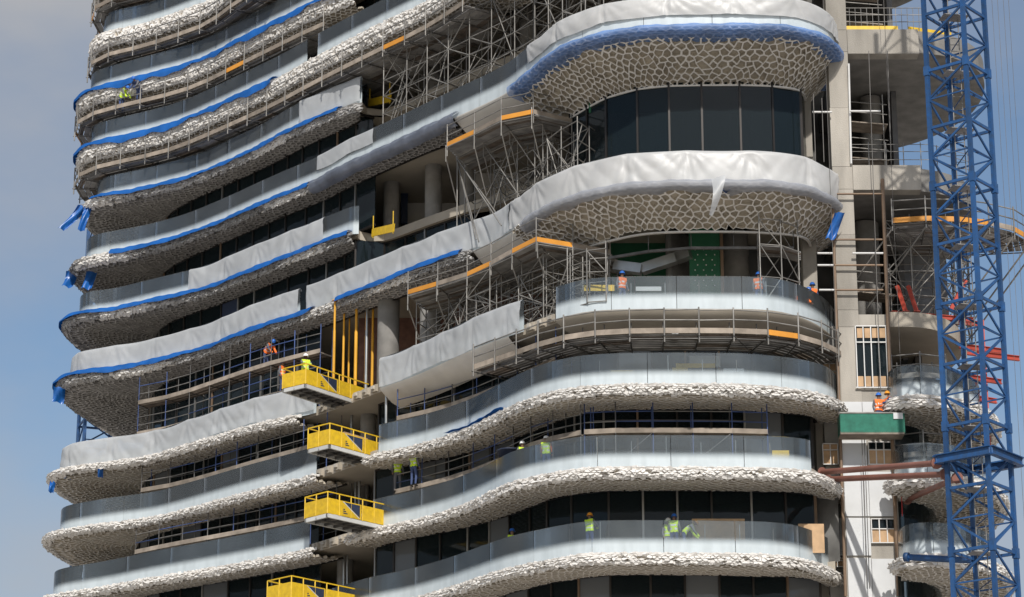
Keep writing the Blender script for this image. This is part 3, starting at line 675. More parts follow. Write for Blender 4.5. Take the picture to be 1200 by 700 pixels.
for k, dx, dy in (('C', 0, 0), ('B', 0.05, -0.6), ('A', 0.05, -1.2)):
    L = right_level(k, dx, dy); b = part('balcony', tower, (18, 117, L.fb))
    P = L.P - L.n * .28
    rows = np.stack([np.c_[P, np.full(L.N, L.fl)], np.c_[P, np.full(L.N, L.fb - .06)], np.c_[L.WN, np.full(L.N, L.fb - .06)], np.c_[L.WN, np.full(L.N, L.fl)]])
    ring_obj('floor_slab', rows, 'slab_concrete', b)
    lattice(L, 5, L.N - 2, b)
    nn = 6; e = np.linspace(3, L.N - 3, nn + 1)
    for q in range(nn):
        u = np.linspace(e[q] + .05, e[q + 1] - .05, 11); ii = np.minimum(u.astype(int), L.N - 2); f = (u - ii)[:, None]
        Pp = L.P[ii] * (1 - f) + L.P[ii + 1] * f; nv = L.n[ii]; V = []; UV = []
        for o, z, t in ((0.0, L.fb, 0), (0.0, L.zr, 1), (-0.03, L.zr, 1), (-0.03, L.fb, 0)):
            V.append(np.c_[Pp + nv * o, np.full(11, z)]); UV.append(np.c_[np.linspace(0, 1, 11), np.full(11, t)])
        Q = np.concatenate([np.stack([r * 11 + np.arange(10), r * 11 + np.arange(10) + 1, ((r + 1) % 4) * 11 + np.arange(10) + 1, ((r + 1) % 4) * 11 + np.arange(10)], -1) for r in range(4)])
        obj('glass_panel', quads_mesh('glass_panel', np.concatenate(V), Q, 'glass_rail', uv=np.concatenate(UV)), b)
    G = np.stack([np.c_[L.W, np.full(len(L.W), L.fb - 3.4)], np.c_[L.W, np.full(len(L.W), L.fb - .1)]])
    grid_obj('window_wall', G, 'window', b, smooth=False)

# ------------------------------------------------------------------ wrapping sheets
def wrap_sheet(L, pa, pb, vt, vb, label, mt='wrap_white', amp=1.0, name='plastic_sheet', off=0.06, group='white plastic sheets wrapped over the balcony rails'):
    """sheet over the glass from vt down to vb (fractions of the 1.5 m height)"""
    i, j = idx(L, pa), idx(L, pb)
    if pa < -900: i = max(0, L.a - 12)
    if pb > 5000: j = min(L.N - 1, L.b + 12)
    s = np.arange(i * .25, j * .25, 0.11); u = s / .25; ii = np.minimum(u.astype(int), L.N - 2); f = (u - ii)[:, None]
    P = L.P[ii] * (1 - f) + L.P[ii + 1] * f; n = L.n[ii]
    nv = 15; seam = 2.9 + RNG.uniform(-.3, .3); waves = [(RNG.uniform(.6, 4.0), RNG.uniform(-5, 5), RNG.uniform(0, 6.28), RNG.uniform(.012, .035), RNG.uniform(.3, 1.1), RNG.uniform(0, 6.28)) for _ in range(9)]
    t = np.linspace(0, 1, nv); G = []
    su = ((s - s[0]) % seam) / seam; panel = ((s - s[0]) // seam).astype(int)
    rp = RNG.uniform(0, 1, (panel.max() + 2, 4))
    droop = rp[panel, 0] * 0.30 * np.sin(np.pi * su)
    sag = rp[panel, 2] * 0.14 * np.sin(np.pi * su)
    for tv in t:
        v = vt + (vb - vt) * tv; z = L.fb + 1.5 * v + 0.02 - sag * (1 - tv) * 0.7 - droop * tv * 0.6
        du1 = su * seam; du2 = (1 - su) * seam; dv = tv * 1.2 + 0.12
        a1 = np.arctan2(du1, dv); a2 = np.arctan2(du2, dv)
        wr = 0.022 * np.sin(15 * a1 + 6 * rp[panel, 1]) * np.exp(-du1 * 1.3) + 0.022 * np.sin(13 * a2 + 6 * rp[panel, 3]) * np.exp(-du2 * 1.3)
        for (kx, kv, p_, am, gx, gp) in waves: wr = wr + am * np.abs(np.sin(kx * s + kv * tv + p_ + 0.8 * np.sin(0.7 * s + p_))) ** 0.7 * np.clip(np.sin(gx * s + gp + tv), 0, 1)
        belly = 0.05 * np.sin(np.pi * tv) * (0.4 + rp[panel, 1]) * np.sin(np.pi * su) ** 0.5
        pinch = -0.03 * np.exp(-(np.minimum(du1, du2) / 0.07) ** 2)
        o = off + amp * (wr + belly) + pinch
        if tv == 0: o = o * 0 + 0.02
        G.append(np.c_[P + n * np.maximum(o, 0.015)[:, None], z])
    over = np.c_[P - n * 0.12, G[0][:, 2] - 0.12]; G.insert(0, np.c_[P - n * 0.03, G[0][:, 2] + 0.015]); G.insert(0, over)
    o = grid_obj(name, np.stack(G), mt); tag(o, label, 'plastic sheet', group); return o
wrap_sheet(LV['G'], 620, 9999, 1, 0.36, 'white plastic sheet wrapped round the topmost projecting bow balcony', amp=1.25)
wrap_sheet(LV['E'], 600, 9999, 1, 0.02, 'white plastic sheet wrapped round the lower projecting bow balcony above the open green-walled floor', amp=1.7)
wrap_sheet(LV['E'], 357, 600, 1, 0.04, 'pale plastic sheet covering the balcony front from the hoist gap up towards the bow', mt='wrap_clear')
wrap_sheet(LV['E'], -999, 352, 1, 0.04, 'pale plastic sheet on the left balcony just above the two-storey scaffold', mt='wrap_clear')
wrap_sheet(LV['D'], -999, 371, 1, 0.10, 'crumpled clear plastic sheet on the left balcony just below the two-storey scaffold', mt='wrap_clear', amp=1.4)
wrap_sheet(LV['D'], 446, 614, 1, 0.0, 'pale plastic sheet on the short detached balcony piece right of the orange props', mt='wrap_clear')
wrap_sheet(LV['F'], 222, 382, 1, 0.12, 'creased white plastic sheet mid-way along a left balcony stopping at the open rooms', mt='wrap_clear', amp=1.3)
wrap_sheet(LV['H'], 352, 423, 1.05, 0.15, 'taut pale plastic sheet ending the upper left balcony beside the tube scaffold', mt='wrap_clear', amp=0.6)
wrap_sheet(LV['G'], 372, 440, 1.0, 0.45, 'short clear plastic sheet over the glass beside the brown mullion', mt='wrap_clear', amp=.5)

def skin_sheet(L, pa, pb, v0, v1, label, mt, off=0.05, name='blue_sheet', rag=0.05, lift=0.14, cat='plastic sheet', group='blue sheeting along the balcony lips'):
    i, j = idx(L, pa), idx(L, pb)
    if pa < -900: i = max(0, L.a - 26)
    if pb > 5000: j = min(L.N - 1, L.b + 22)
    u = np.arange(i, j, 0.5); s = u * .25; nv = max(4, int((v1 - v0) / 0.12) + 3); G = []
    edge = rag * (np.sin(s * 1.7 + 1) + np.sin(s * 4.1) * .6 + np.sin(s * .6 + 2))
    for t in np.linspace(0, 1, nv):
        v = v0 + (v1 + edge - v0) * t
        Sp, _ = surf(L, u, np.clip(v, 0, None)); S2, _ = surf(L, u, np.clip(v, 0, None) + .04); S3, _ = surf(L, np.clip(u + .2, 0, L.N - 1.01), np.clip(v, 0, None))
        nn = np.cross(S2 - Sp, S3 - Sp); nn /= np.linalg.norm(nn, axis=1)[:, None] + 1e-9
        Sp[:, 2] += np.clip(-v, 0, None)
        wv = off + lift + 0.02 * np.sin(s * 3.1 + 5 * t) + 0.012 * np.sin(s * 7.7 - 3 * t) + 0.03 * np.sin(s * 0.9) * t
        G.append(Sp + nn * wv[:, None])
    o = grid_obj(name, np.stack(G), mt); tag(o, label, cat, group); return o
skin_sheet(LV['J'], -999, 430, -.03, .72, 'blue sheet edging the second wavy balcony from the top at left', 'tarp_blue')
skin_sheet(LV['I'], -999, 330, -.03, .72, 'blue sheet edging the third wavy balcony from the top at left', 'tarp_blue')
skin_sheet(LV['H'], 122, 403, -.03, .74, 'blue sheet edging the upper left balcony whose end carries a taut pale sheet', 'tarp_blue')
skin_sheet(LV['G'], 137, 368, -.03, .74, 'blue sheet edging the long balcony that sweeps up into the top bow, left part', 'tarp_blue', rag=.03)
skin_sheet(LV['F'], -999, 417, -.03, .74, 'blue sheet edging the left balcony that stops at the open rooms', 'tarp_blue', rag=.04)
skin_sheet(LV['E'], -999, 372, -.03, .74, 'blue sheet edging the balcony above the left two-storey scaffold', 'tarp_blue', rag=.05)
skin_sheet(LV['E'], 400, 548, -.03, .74, 'blue sheet edging the balcony right of the hoist gap above the orange props', 'tarp_blue', rag=.03)
skin_sheet(LV['C'], 528, 597, -.03, .5, 'thin blue strip tucked under the fading glass left of the bow', 'tarp_blue', rag=.03)
skin_sheet(LV['G'], 370, 541, -.03, 1.5, 'grey-blue plastic film under the sweeping balcony left of the top bow', 'film_slate', rag=.02, lift=.1, name='protective_film', group='protective films on the bows')
skin_sheet(LV['G'], 600, 9999, -.03, 2.5, 'translucent blue film round the underside rim of the topmost bow', 'film_blue', rag=.3, lift=.03, name='protective_film', group='protective films on the bows')
skin_sheet(LV['E'], 617, 9999, -.03, 1.75, 'grey translucent film sagging round the rim of the lower wrapped bow', 'film_grey', rag=.2, lift=.03, name='protective_film', group='protective films on the bows')
# loose blue tarps fluttering at the left tips
def rag(px, py, z, wd, ln, lean, label, turn=0.3):
    p = at(px, py, z); n1, n2 = 6, 12; G = np.zeros((n2, n1, 3)); ph = random.random() * 6
    for a in range(n2):
        for b_ in range(n1):
            t = a / (n2 - 1); q = b_ / (n1 - 1) - .5
            G[a, b_] = (p[0] + q * wd * math.cos(turn) - lean * t * ln, p[1] + q * wd * math.sin(turn) - 0.18 * math.sin(3 * t + ph) - .12 * math.sin(7 * q + 4 * t), z - t * ln * (1 - abs(lean) * .25) + .05 * math.sin(9 * q + ph))
    o = grid_obj('blue_tarp', G, 'tarp_blue'); tag(o, label, 'tarp', 'loose blue tarps at the left tips'); return o
rag(97, 240, 55.4, .6, 1.8, .6, 'wind-blown blue tarp flying leftmost below the scaffold at the left tips', .5)
rag(104, 240, 55.4, .4, 1.7, .2, 'narrow blue tarp hanging beside the wind-blown one at the left tips')
rag(84, 318, 51.5, .7, 1.0, .2, 'small blue tarp tied to a left balcony tip beside a hanging strip', .6)
rag(108, 311, 51.6, .6, 1.5, .15, 'blue strip hanging straight from a left lip just above the wrapped balcony')
rag(70, 455, 43.9, .8, 0.8, .1, 'blue tarp bunched round the tip over the two-storey scaffold', .8)
rag(62, 565, 37.7, .35, .6, .1, 'small blue scrap at the tip of the white cellular lip second from the bottom left', .8)
rag(78, 553, 38.6, .6, .4, -.1, 'blue scrap lying on top of the white cellular lip left', .8)
rag(118, 547, 38.4, .3, .55, .0, 'narrow blue scrap hanging from the white cellular lip further right', .3)
rag(849, 214, 44.5, .45, .45, 0, 'blue patch in the rim film of the lower bow beside the torn flap', .0)
rag(984, 250, 43.75, .5, 1.3, .35, 'blue strip dangling at the right tip of the lower bow', .3)
def flap():
    p = at(838, 213, 44.45); G = np.zeros((12, 5, 3))
    for a in range(12):
        for b_ in range(5):
            t = a / 11; q = (b_ / 4 - .5) * (1 - .75 * t)
            G[a, b_] = (p[0] + .1 + q * .6 - .38 * t * t, p[1] - .75 - .25 * math.sin(4 * t + 3 * q), 44.4 - t * 1.75)
    tag(grid_obj('torn_flap', G, 'wrap_clear'), 'torn white plastic flap hanging from the rim of the lower bow', 'plastic sheet')
flap()

# ------------------------------------------------------------------ scaffolding
def walkway(label, P, n, z, width, mats=('timber', 'steel_tube', 'deck_metal'), bay=7, down=0.45, up=1.1, orange=0.12, planks=9, group='hanging scaffold walkways', rails=True, name='scaffold_walkway'):
    """P: outer edge points (0.25 m apart), n: outward normals"""
    idxs = list(range(0, len(P), bay))
    if len(idxs) < 2: return
    t = thing(name, label, 'scaffold', (*P[len(P) // 2], z), group)
    tm, sm, dm = mats
    for q, i in enumerate(idxs):
        p = P[i]; nn = n[i]; jt = RNG.uniform(-.06, .06)
        if rails: tube(t, (*(p + nn * .06), z - down + jt), (*(p + nn * .06), z + up + abs(jt)), 0.036, sm, 'standard')
        e = p - nn * width
        tube(t, (*(p + nn * .15), z - 0.16), (*e, z - 0.16), 0.03, 'steel_dark', 'transom')
        tube(t, (*(p - nn * width * .55), z - 0.18), (*(p - nn * width * .55), z + 1.0), 0.025, 'steel_dark', 'hanger')
        if q + 1 < len(idxs):
            j = idxs[q + 1]; r = P[j]; rn = n[j]
            m_ = 'orange' if random.random() < orange else tm
            beam(t, (*p, z + .08), (*r, z + .08), 0.04, 0.24, m_, 'toe_board')
            if rails:
                for h in (0.55, 1.02): tube(t, (*(p + nn * .03), z + h + RNG.uniform(-.03, .03)), (*(r + rn * .03), z + h + RNG.uniform(-.03, .03)), 0.031, sm, 'guard_rail')
            tube(t, (*(p - nn * .2), z - .22), (*(r - rn * .2), z - .22), 0.03, 'steel_dark', 'ledger')
            if random.random() < .5: tube(t, (*(p + nn * .1), z - .2), (*(r - rn * width * .8), z - .26), 0.026, 'steel_dark', 'brace')
            for g_ in range(planks):
                d0 = 0.14 + (width - .2) * g_ / planks; wd = (width - .2) / planks - 0.05
                beam(t, (*(p - nn * (d0 + wd / 2)), z - .06 + RNG.uniform(-.012, .012)), (*(r - rn * (d0 + wd / 2)), z - .06 + RNG.uniform(-.012, .012)), wd, 0.05, dm if random.random() < .8 else 'timber_dark', 'plank')
    return t
def edge(L, pa, pb, off):
    i, j = idx(L, pa), idx(L, pb)
    if pa < -900: i = max(0, L.a - 22)
    if pb > 5000: j = min(L.N - 1, L.b + 14)
    P = L.P[i:j + 1] + L.n[i:j + 1] * (L.lip[i:j + 1, None] + off if off >= 0 else off)
    P = resample(smooth_c(P, 3), 0.25); return P, normals(P)
for k, pa, pb, txt in (('K', -999, 330, 'hanging walkway with timber edge under the topmost white lip at left'),
                       ('J', -999, 408, 'hanging walkway with timber edge under the second lip from the top at left'),
                       ('I', -999, 556, 'long hanging walkway under the third lip from the top reaching the tube scaffold'),
                       ('L', -999, 200, 'hanging walkway cut by the top of the picture at left')):
    P, n = edge(LV[k], pa, pb, 0.12)
    walkway(txt, P, n, LV[k].fb - 1.75, 3.3)
P, n = edge(LV['D'], 572, 9999, 0.35)
walkway('curved walkway with guard rails ringing the bow below the bare slab edge', P, n, LV['D'].fb - 1.35, 2.6, orange=.2, bay=6, group='walkways round the bow')

def cage(label, pts, inward, nrow, gap, zs, sm='steel_tube', name='tube_scaffold', group='tube scaffold towers', brace=0.6, rake=0, deck=None, guard=None):
    """pts (n,2): front posts; inward (2,): direction of the rows behind; zs: lift heights"""
    pts = np.asarray(pts, float); inward = np.asarray(inward, float) / np.linalg.norm(inward)
    t = thing(name, label, 'scaffold', (*pts[0], zs[0]), group); n = len(pts)
    for r in range(nrow):
        for i in range(n):
            p = pts[i] + inward * gap * r + RNG.normal(0, .05, 2)
            def outside(pp):
                if guard is None: return False
                g_ = int(np.argmin(((guard.P - pp) ** 2).sum(1))); return float(np.dot(pp - guard.P[g_], guard.n[g_])) > -0.25
            ob = outside(p); oq = ob or (i + 1 < n and outside(pts[i + 1] + inward * gap * r))
            tube(t, (*p, zs[-1] - .7 if ob else zs[0]), (*p, zs[-1] + RNG.uniform(0, .5)), 0.03, sm, 'standard')
            if ob: tube(t, (*p, zs[-1] - .5), (*(p + inward * gap * 2.2), zs[1]), 0.03, sm, 'raker')
            for z in (zs[-1:] if oq else zs):
                zz = z + RNG.normal(0, .03)
                if i + 1 < n: q = pts[i + 1] + inward * gap * r; tube(t, (*p, zz), (*q, zz + RNG.normal(0, .04)), 0.027, sm, 'ledger')
                if r + 1 < nrow: q = pts[i] + inward * gap * (r + 1); tube(t, (*p, zz + .06), (*q, zz + .06), 0.027, sm, 'transom')
            if i + 1 < n and r < 2 and not oq:
                for a in range(len(zs) - 1):
                    if random.random() < brace:
                        q = pts[i + 1] + inward * gap * r; za, zb = (zs[a], zs[a + 1]) if random.random() < .5 else (zs[a + 1], zs[a])
                        tube(t, (*p, za), (*q, zb), 0.027, sm, 'brace')
    for _ in range(rake):
        i = random.randrange(n - 1); k = min(n - 1, i + random.choice((1, 1, 2))); p = pts[i] + inward * (gap if guard else -.05); q = pts[k] + inward * gap * random.random() * (nrow - 1)
        a, b_ = (zs[0], zs[-1]) if random.random() < .6 else (zs[-1], zs[0]); tube(t, (*p, a), (*q, b_), 0.03, sm, 'raker')
    if deck is not None:
        for i in range(n - 1):
            for g_ in range(int((nrow - 1) * gap / .26)):
                o = inward * (0.13 + g_ * .26)
                beam(t, (*(pts[i] + o), deck - .03 + RNG.uniform(-.01, .01)), (*(pts[i + 1] + o), deck - .03), .22, .05, 'deck_metal' if random.random() < .75 else 'timber_dark', 'plank')
    return t
def along(L, pa, pb, off, step=8):
    i, j = idx(L, pa), idx(L, pb); s = slice(i, j + 1, step); return L.P[s] - L.n[s] * off
INW = np.array([0.68, 0.73])
# tall birdcage between the open upper floors and the sweeping balcony
cage('tall birdcage of grey tubes on the sweeping balcony left of the top bow', along(LV['G'], 438, 705, 0.55, 7), INW, 4, 1.25, [Z['G'], Z['G'] + 1.0, Z['G'] + 1.9, Z['G'] + 2.9, Z['G'] + 3.8, Z['G'] + 5.4], brace=.35, rake=14)
cage('upper birdcage of grey tubes at the top edge above the open floors', along(LV['G'], 520, 720, 1.2, 8), INW, 4, 1.3, [Z['G'] + 5.7, Z['G'] + 6.9, Z['G'] + 8.1, Z['G'] + 9.6, Z['G'] + 11.5], brace=.4, rake=16)
def front(pxs, z): return np.array([at(x, y, z) for x, y in pxs])
def subdiv(P, step): return resample(np.asarray(P, float), step)
# platform scaffolds tucked under the two wrapped bows
zg = LV['G'].fb - 2.0
fA = subdiv(front([(524, 172), (546, 162), (577, 146), (609, 130), (640, 136), (670, 144)], zg), 1.9)
cage('platform scaffold with orange edge boards under the left end of the top bow', fA, (0.35, 0.94), 4, 1.2, [Z['E'] - .3, Z['E'] + 1.2, Z['E'] + 2.2, Z['E'] + 3.2, zg - .1], brace=.55, rake=14, deck=zg, guard=LV['E'])
ze = LV['E'].fb - 1.9
fB = subdiv(front([(478, 345), (512, 335), (545, 325), (570, 314), (600, 297), (630, 282), (672, 290), (715, 298)], ze), 1.9)
cage('platform scaffold with long orange boards under the left end of the lower wrapped bow', fB, (0.35, 0.94), 4, 1.2, [Z['D'] - .2, Z['D'] + .9, Z['D'] + 1.7, Z['D'] + 2.5, ze - .1], brace=.5, rake=14, deck=ze, guard=LV['D'])
for F_, zz, txt in ((fA, zg, 'guard rail run of the platform under the top bow'), (fB, ze, 'guard rail run of the platform under the lower bow')):
    t = thing('edge_protection', txt, 'guard rail', (*F_[0], zz), 'platform guard rails')
    for i in range(len(F_) - 1):
        p, q = F_[i], F_[i + 1]
        tube(t, (*p, zz - .5), (*p, zz + 1.15), .032, 'steel_tube', 'standard')
        for h in (.55, 1.08): tube(t, (*p, zz + h), (*q, zz + h), .027, 'steel_tube', 'guard_rail')
        beam(t, (*p, zz + .1), (*q, zz + .1), .045, .22, 'orange' if i % 5 in (0, 2, 4) else 'timber', 'toe_board')
    tube(t, (*F_[-1], zz - .5), (*F_[-1], zz + 1.15), .032, 'steel_tube', 'standard')
cage('inner birdcage behind the pale sheet under the left end of the top bow', along(LV['E'], 560, 668, 1.1, 6), (0.5, .86), 4, 1.15, [Z['E'], Z['E'] + 1.1, Z['E'] + 2.0, Z['E'] + 2.9, Z['E'] + 3.9], brace=.4, rake=12)
cage('inner birdcage on the tall floor behind the detached balcony piece', along(LV['D'], 490, 655, 1.1, 7), (0.5, .86), 4, 1.15, [Z['D'], Z['D'] + 1.0, Z['D'] + 1.9, Z['D'] + 2.8], brace=.4, rake=12)
# access scaffolds standing on the balconies behind the glass
def balcony_scaffold(k, pa, pb, label, lifts=(1.5,), post='steel_dark', top=3.1, off=1.0, blue=.4, rails=(0.55, 1.0)):
    L = LV[k]; i, j = idx(L, pa), idx(L, pb); st = 7
    P = smooth_c(L.P[i:j + 1] - L.n[i:j + 1] * off, 4)[::st]; n = L.n[i:j + 1:st]
    t = thing('balcony_scaffold', label, 'scaffold', (*P[0], L.fl), 'access scaffolds behind the balcony glass')
    for a in range(len(P)):
        for r in (0, .9):
            p = P[a] - n[a] * r; tube(t, (*p, L.fl), (*p, L.fl + top), .028, 'tube_blue' if random.random() < blue else post, 'standard')
        for z in lifts:
            tube(t, (*(P[a] + n[a] * .1), L.fl + z - .05), (*(P[a] - n[a] * 1.0), L.fl + z - .05), .026, post, 'transom')
        if a + 1 < len(P):
            p, q = P[a], P[a + 1]
            for z in lifts:
                for h in rails: tube(t, (*p, L.fl + z + h), (*q, L.fl + z + h), .025, 'tube_blue' if random.random() < blue else 'steel_tube', 'guard_rail')
                beam(t, (*(p + n[a] * .03), L.fl + z + .08), (*(q + n[a + 1] * .03), L.fl + z + .08), .04, .22, 'timber', 'toe_board')
                for g_ in range(3): beam(t, (*(p - n[a] * (.15 + .28 * g_)), L.fl + z), (*(q - n[a + 1] * (.15 + .28 * g_)), L.fl + z), .24, .05, 'timber' if g_ < 1 else 'timber_dark', 'plank')
            for h in (.9, 2.3): tube(t, (*(p - n[a] * .9), L.fl + h), (*(q - n[a + 1] * .9), L.fl + h), .025, post, 'ledger')
            if random.random() < .5: tube(t, (*p, L.fl + .1), (*q, L.fl + lifts[0]), .024, post, 'brace')
balcony_scaffold('D', 146, 378, 'two-storey timber-decked scaffold on the left behind the crumpled sheet', lifts=(1.35, 3.1), top=4.6)
balcony_scaffold('C', 150, 372, 'single-deck scaffold behind the left glass below the crumpled sheet')
balcony_scaffold('B', 140, 372, 'single-deck scaffold behind the lowest left glass')
balcony_scaffold('C', 446, 640, 'scaffold deck behind the glass right of the upper yellow platforms')
balcony_scaffold('B', 446, 668, 'scaffold deck behind the glass between hoist gap and bow', rails=(.5, .9))
balcony_scaffold('B', 672, 945, 'blue-tube scaffold with timber deck round the bow under the cellular lip', blue=.85, rails=(.5, .95))
cage('small tube tower on the open green-walled floor at right', front([(893, 352), (920, 354), (942, 360)], Z['D']) + [0, 1.1], (0.1, 1), 2, 1.4, [Z['D'], Z['D'] + 1.5, Z['D'] + 3.0, Z['D'] + 4.2], brace=.7, deck=Z['D'] + 3.0)
cage('small tube tower on the open green-walled floor at left beside the yellow board', front([(664, 352), (690, 345), (712, 343)], Z['D']) + [0, 1.1], (0.1, 1), 2, 1.3, [Z['D'], Z['D'] + 1.3, Z['D'] + 2.4], brace=.3)

# right-hand scaffold under the upper right slab
sp = np.array([(17.2, 117.4), (18.9, 117.3), (20.5, 117.9), (22.0, 119.0), (23.2, 120.6)])
cage('dense tube scaffold behind the blue crane mast', np.array([(17.2, 118.6), (18.3, 118.6), (19.4, 118.7), (20.4, 119.2), (21.2, 120)]), (0.15, 1), 4, 1.3, [39.4, 40.6, 41.8, 43.0, 44.2], brace=.7, rake=6, deck=43.9)
po = catmull(np.array([(17.3, 117.0), (19.0, 116.7), (21.0, 117.0), (22.9, 118.0), (24.0, 119.5), (24.4, 121.5)]), .25, .3)
walkway('cantilevered platform with orange edge board sticking out right of the crane mast', po, normals(po), 43.6, 3.0, orange=.75, bay=6, mats=('timber', 'steel_tube', 'deck_metal'), group='platforms at the right wing')
t = thing('support_bracket', 'steel struts under the platform right of the crane mast', 'struts', (23, 121, 40))
for p in po[::6]:
    tube(t, (*p, 43.3), (p[0] - 2.6, p[1] + 2.2, 40.0), .04, 'steel_tube', 'strut')
pr = catmull(np.array([(17.0, 117.1), (18.4, 116.6), (19.6, 117.2)]), .25, .2)
walkway('little railed deck above the right wing balcony glass', pr, normals(pr), 36.2, 1.6, orange=0.3, bay=5, group='platforms at the right wing')
pr2 = catmull(np.array([(16.9, 116.9), (18.2, 116.4), (19.6, 117.0)]), .25, .2)
walkway('timber deck between the two upper right wing balconies', pr2, normals(pr2), 32.5, 1.6, orange=0.0, bay=5, group='platforms at the right wing')

# red formwork beams at the right
for n_, (x0, y0, x1, y1, z, txt) in enumerate(((17.3, 118.6, 21.2, 119.6, 39.75, 'long red steel beam lying on the slab behind the crane mast'), (17.5, 119.8, 21.6, 120.8, 39.95, 'red steel beam behind the long red one'),
        (20.6, 118.6, 23.2, 119.6, 37.9, 'upper red beam poking out right of the mast'), (20.4, 119.0, 22.4, 120.0, 36.9, 'second red beam poking out right of the mast'), (20.3, 119.4, 22.2, 120.4, 36.1, 'third red beam right of the mast'), (20.2, 119.2, 21.8, 120.2, 35.4, 'lowest red beam right of the mast'), (20.5, 119.6, 22.6, 120.4, 38.5, 'red beam just under the slab level right of the mast'))):
    t = thing('steel_beam', txt, 'steel beam', (x0, y0, z), 'red steel beams')
    for dz in (-.1, .1): beam(t, (x0, y0, z + dz), (x1, y1, z + dz), .16, .03, 'red_steel', 'flange')
    beam(t, (x0, y0, z), (x1, y1, z), .03, .2, 'red_steel', 'web')
for (a, b_, txt) in (((17.9, 118.2, 39.7), (17.6, 118.4, 41.0), 'short upright red prop by the brown rail'), ((18.4, 118.2, 39.7), (18.1, 118.4, 41.0), 'second short red prop'), ((19.9, 118.0, 39.7), (20.7, 118.2, 41.2), 'leaning red prop at the mast')):
    t = thing('steel_prop', txt, 'prop', a, 'red props'); beam(t, a, b_, .16, .16, 'red_steel', 'shaft'); beam(t, (a[0] - .15, a[1], a[2]), (a[0] + .15, a[1], a[2]), .3, .03, 'red_steel', 'base_plate')

# ------------------------------------------------------------------ tower cranes
def mast(name, label, cx, cy, rz, side, z0, z1, bay, ps=0.085, detail=True):
    t = thing(name, label, 'crane', (cx, cy, z0)); h = side / 2
    c = [np.array([cx + math.cos(rz + a) * h * 1.414, cy + math.sin(rz + a) * h * 1.414]) for a in (R(45), R(135), R(225), R(315))]
    nb = int((z1 - z0) / bay)
    for q in range(4):
        for s_ in range(0, nb, 2): beam(t, (*c[q], z0 + s_ * bay), (*c[q], z0 + min(nb, s_ + 2) * bay), ps * 2, ps * 2, 'crane_blue', 'leg', up=(math.cos(rz), math.sin(rz), 0))
        if detail:
            for s_ in range(0, nb + 1, 2): box(t, (*c[q], z0 + s_ * bay), (ps * 2.7, ps * 2.7, .42), 'crane_blue', 'splice_collar', rz)
        a, b_ = c[q], c[(q + 1) % 4]
        for s_ in range(nb):
            z = z0 + s_ * bay
            beam(t, (*a, z), (*b_, z), .10, .12, 'crane_blue', 'cross_bar')
            beam(t, (*a, z + bay / 2), (*b_, z + bay / 2), .05, .06, 'crane_blue', 'mid_bar')
            if q % 2 == 0:   # K bracing with its apex at mid height
                beam(t, (*a, z), (*b_, z + bay / 2), .07, .09, 'crane_blue', 'diagonal'); beam(t, (*b_, z + bay / 2), (*a, z + bay), .07, .09, 'crane_blue', 'diagonal')
            else:
                beam(t, (*b_, z), (*a, z + bay / 2), .07, .09, 'crane_blue', 'diagonal'); beam(t, (*a, z + bay / 2), (*b_, z + bay), .07, .09, 'crane_blue', 'diagonal')
            if detail and q == 0:
                d1 = (c[0] + c[1]) / 2; tube(t, (*c[0], z + bay / 2), (*c[2], z + bay / 2), .025, 'crane_blue', 'inner_tie')
                m0 = (c[0] + c[2]) / 2
                beam(t, (m0[0] - .55, m0[1] + .1, z + .02), (m0[0] + .55, m0[1] + .3, z + .02), .75, .03, 'deck_metal', 'rest_platform')
    if detail:
        m0 = (c[0] + c[1] + c[2] + c[3]) / 4
        for dx in (-.2, .2): tube(t, (m0[0] + dx, m0[1] + .35, z0), (m0[0] + dx, m0[1] + .35, z1), .022, 'steel_tube', 'ladder_stile')
        rung = []
        for s_ in range(int((z1 - 24) / .3)):
            z = 24 + s_ * .3
            if s_ % 1 == 0 and s_ < 200: tube(t, (m0[0] - .2, m0[1] + .35, z), (m0[0] + .2, m0[1] + .35, z), .014, 'steel_tube', 'ladder_rung', 5)
    return t, c
MX, MY, MRZ, MS = 19.05, 108.0, R(51), 1.88
crane, cc = mast('tower_crane', 'blue lattice tower crane mast standing in front of the right wing', MX, MY, MRZ, MS, 0, 62, 2.62)
# tie collar and struts to the building
t = thing('tie_collar', 'blue square tie collar clamped round the crane mast', 'crane collar', (MX, MY, 31.0))
zc = aty(1150, 533, MY - 1)[2]; k = 1.36 * MS / 2 * 1.414
q4 = [(MX + math.cos(MRZ + a) * k, MY + math.sin(MRZ + a) * k) for a in (R(45), R(135), R(225), R(315))]
for i in range(4):
    a, b_ = q4[i], q4[(i + 1) % 4]
    for dz in (-.16, .16): beam(t, (*a, zc + dz), (*b_, zc + dz), .26, .04, 'crane_blue', 'flange')
    beam(t, (*a, zc), (*b_, zc), .05, .3, 'crane_blue', 'web')
    beam(t, (*q4[i], zc), (*cc[i], zc), .16, .24, 'crane_blue', 'clamp_arm')
for pa, ya, pb, yb, txt in (((963, 553.5), 116.8, (1098, 543), MY - .1, 'upper long brown tie strut from the bow to the crane collar'), ((970, 562), 117.0, (1108, 556), MY + .8, 'lower long brown tie strut from the panel wall to the crane'), ((1063, 586), 117.3, (1122, 560), MY + 1.0, 'short slanting brown tie strut behind the crane')):
    a = aty(*pa, ya); b_ = aty(*pb, yb); t = thing('tie_strut', txt, 'tie strut', a, 'brown crane tie struts')
    tube(t, a, b_, .13, 'brown_tie', 'strut_tube', 14); d = (b_ - a) / np.linalg.norm(b_ - a)
    tube(t, b_ - d * .12, b_ + d * .02, .24, 'brown_tie', 'end_plate', 12); tube(t, a, a + d * .06, .22, 'brown_tie', 'end_plate', 12)
mast('tower_crane', 'far blue lattice crane mast glimpsed behind the left balcony tips', *aty(114, 510, 163)[:2], R(20), 2.0, 0, 62, 2.6, ps=.1, detail=False)
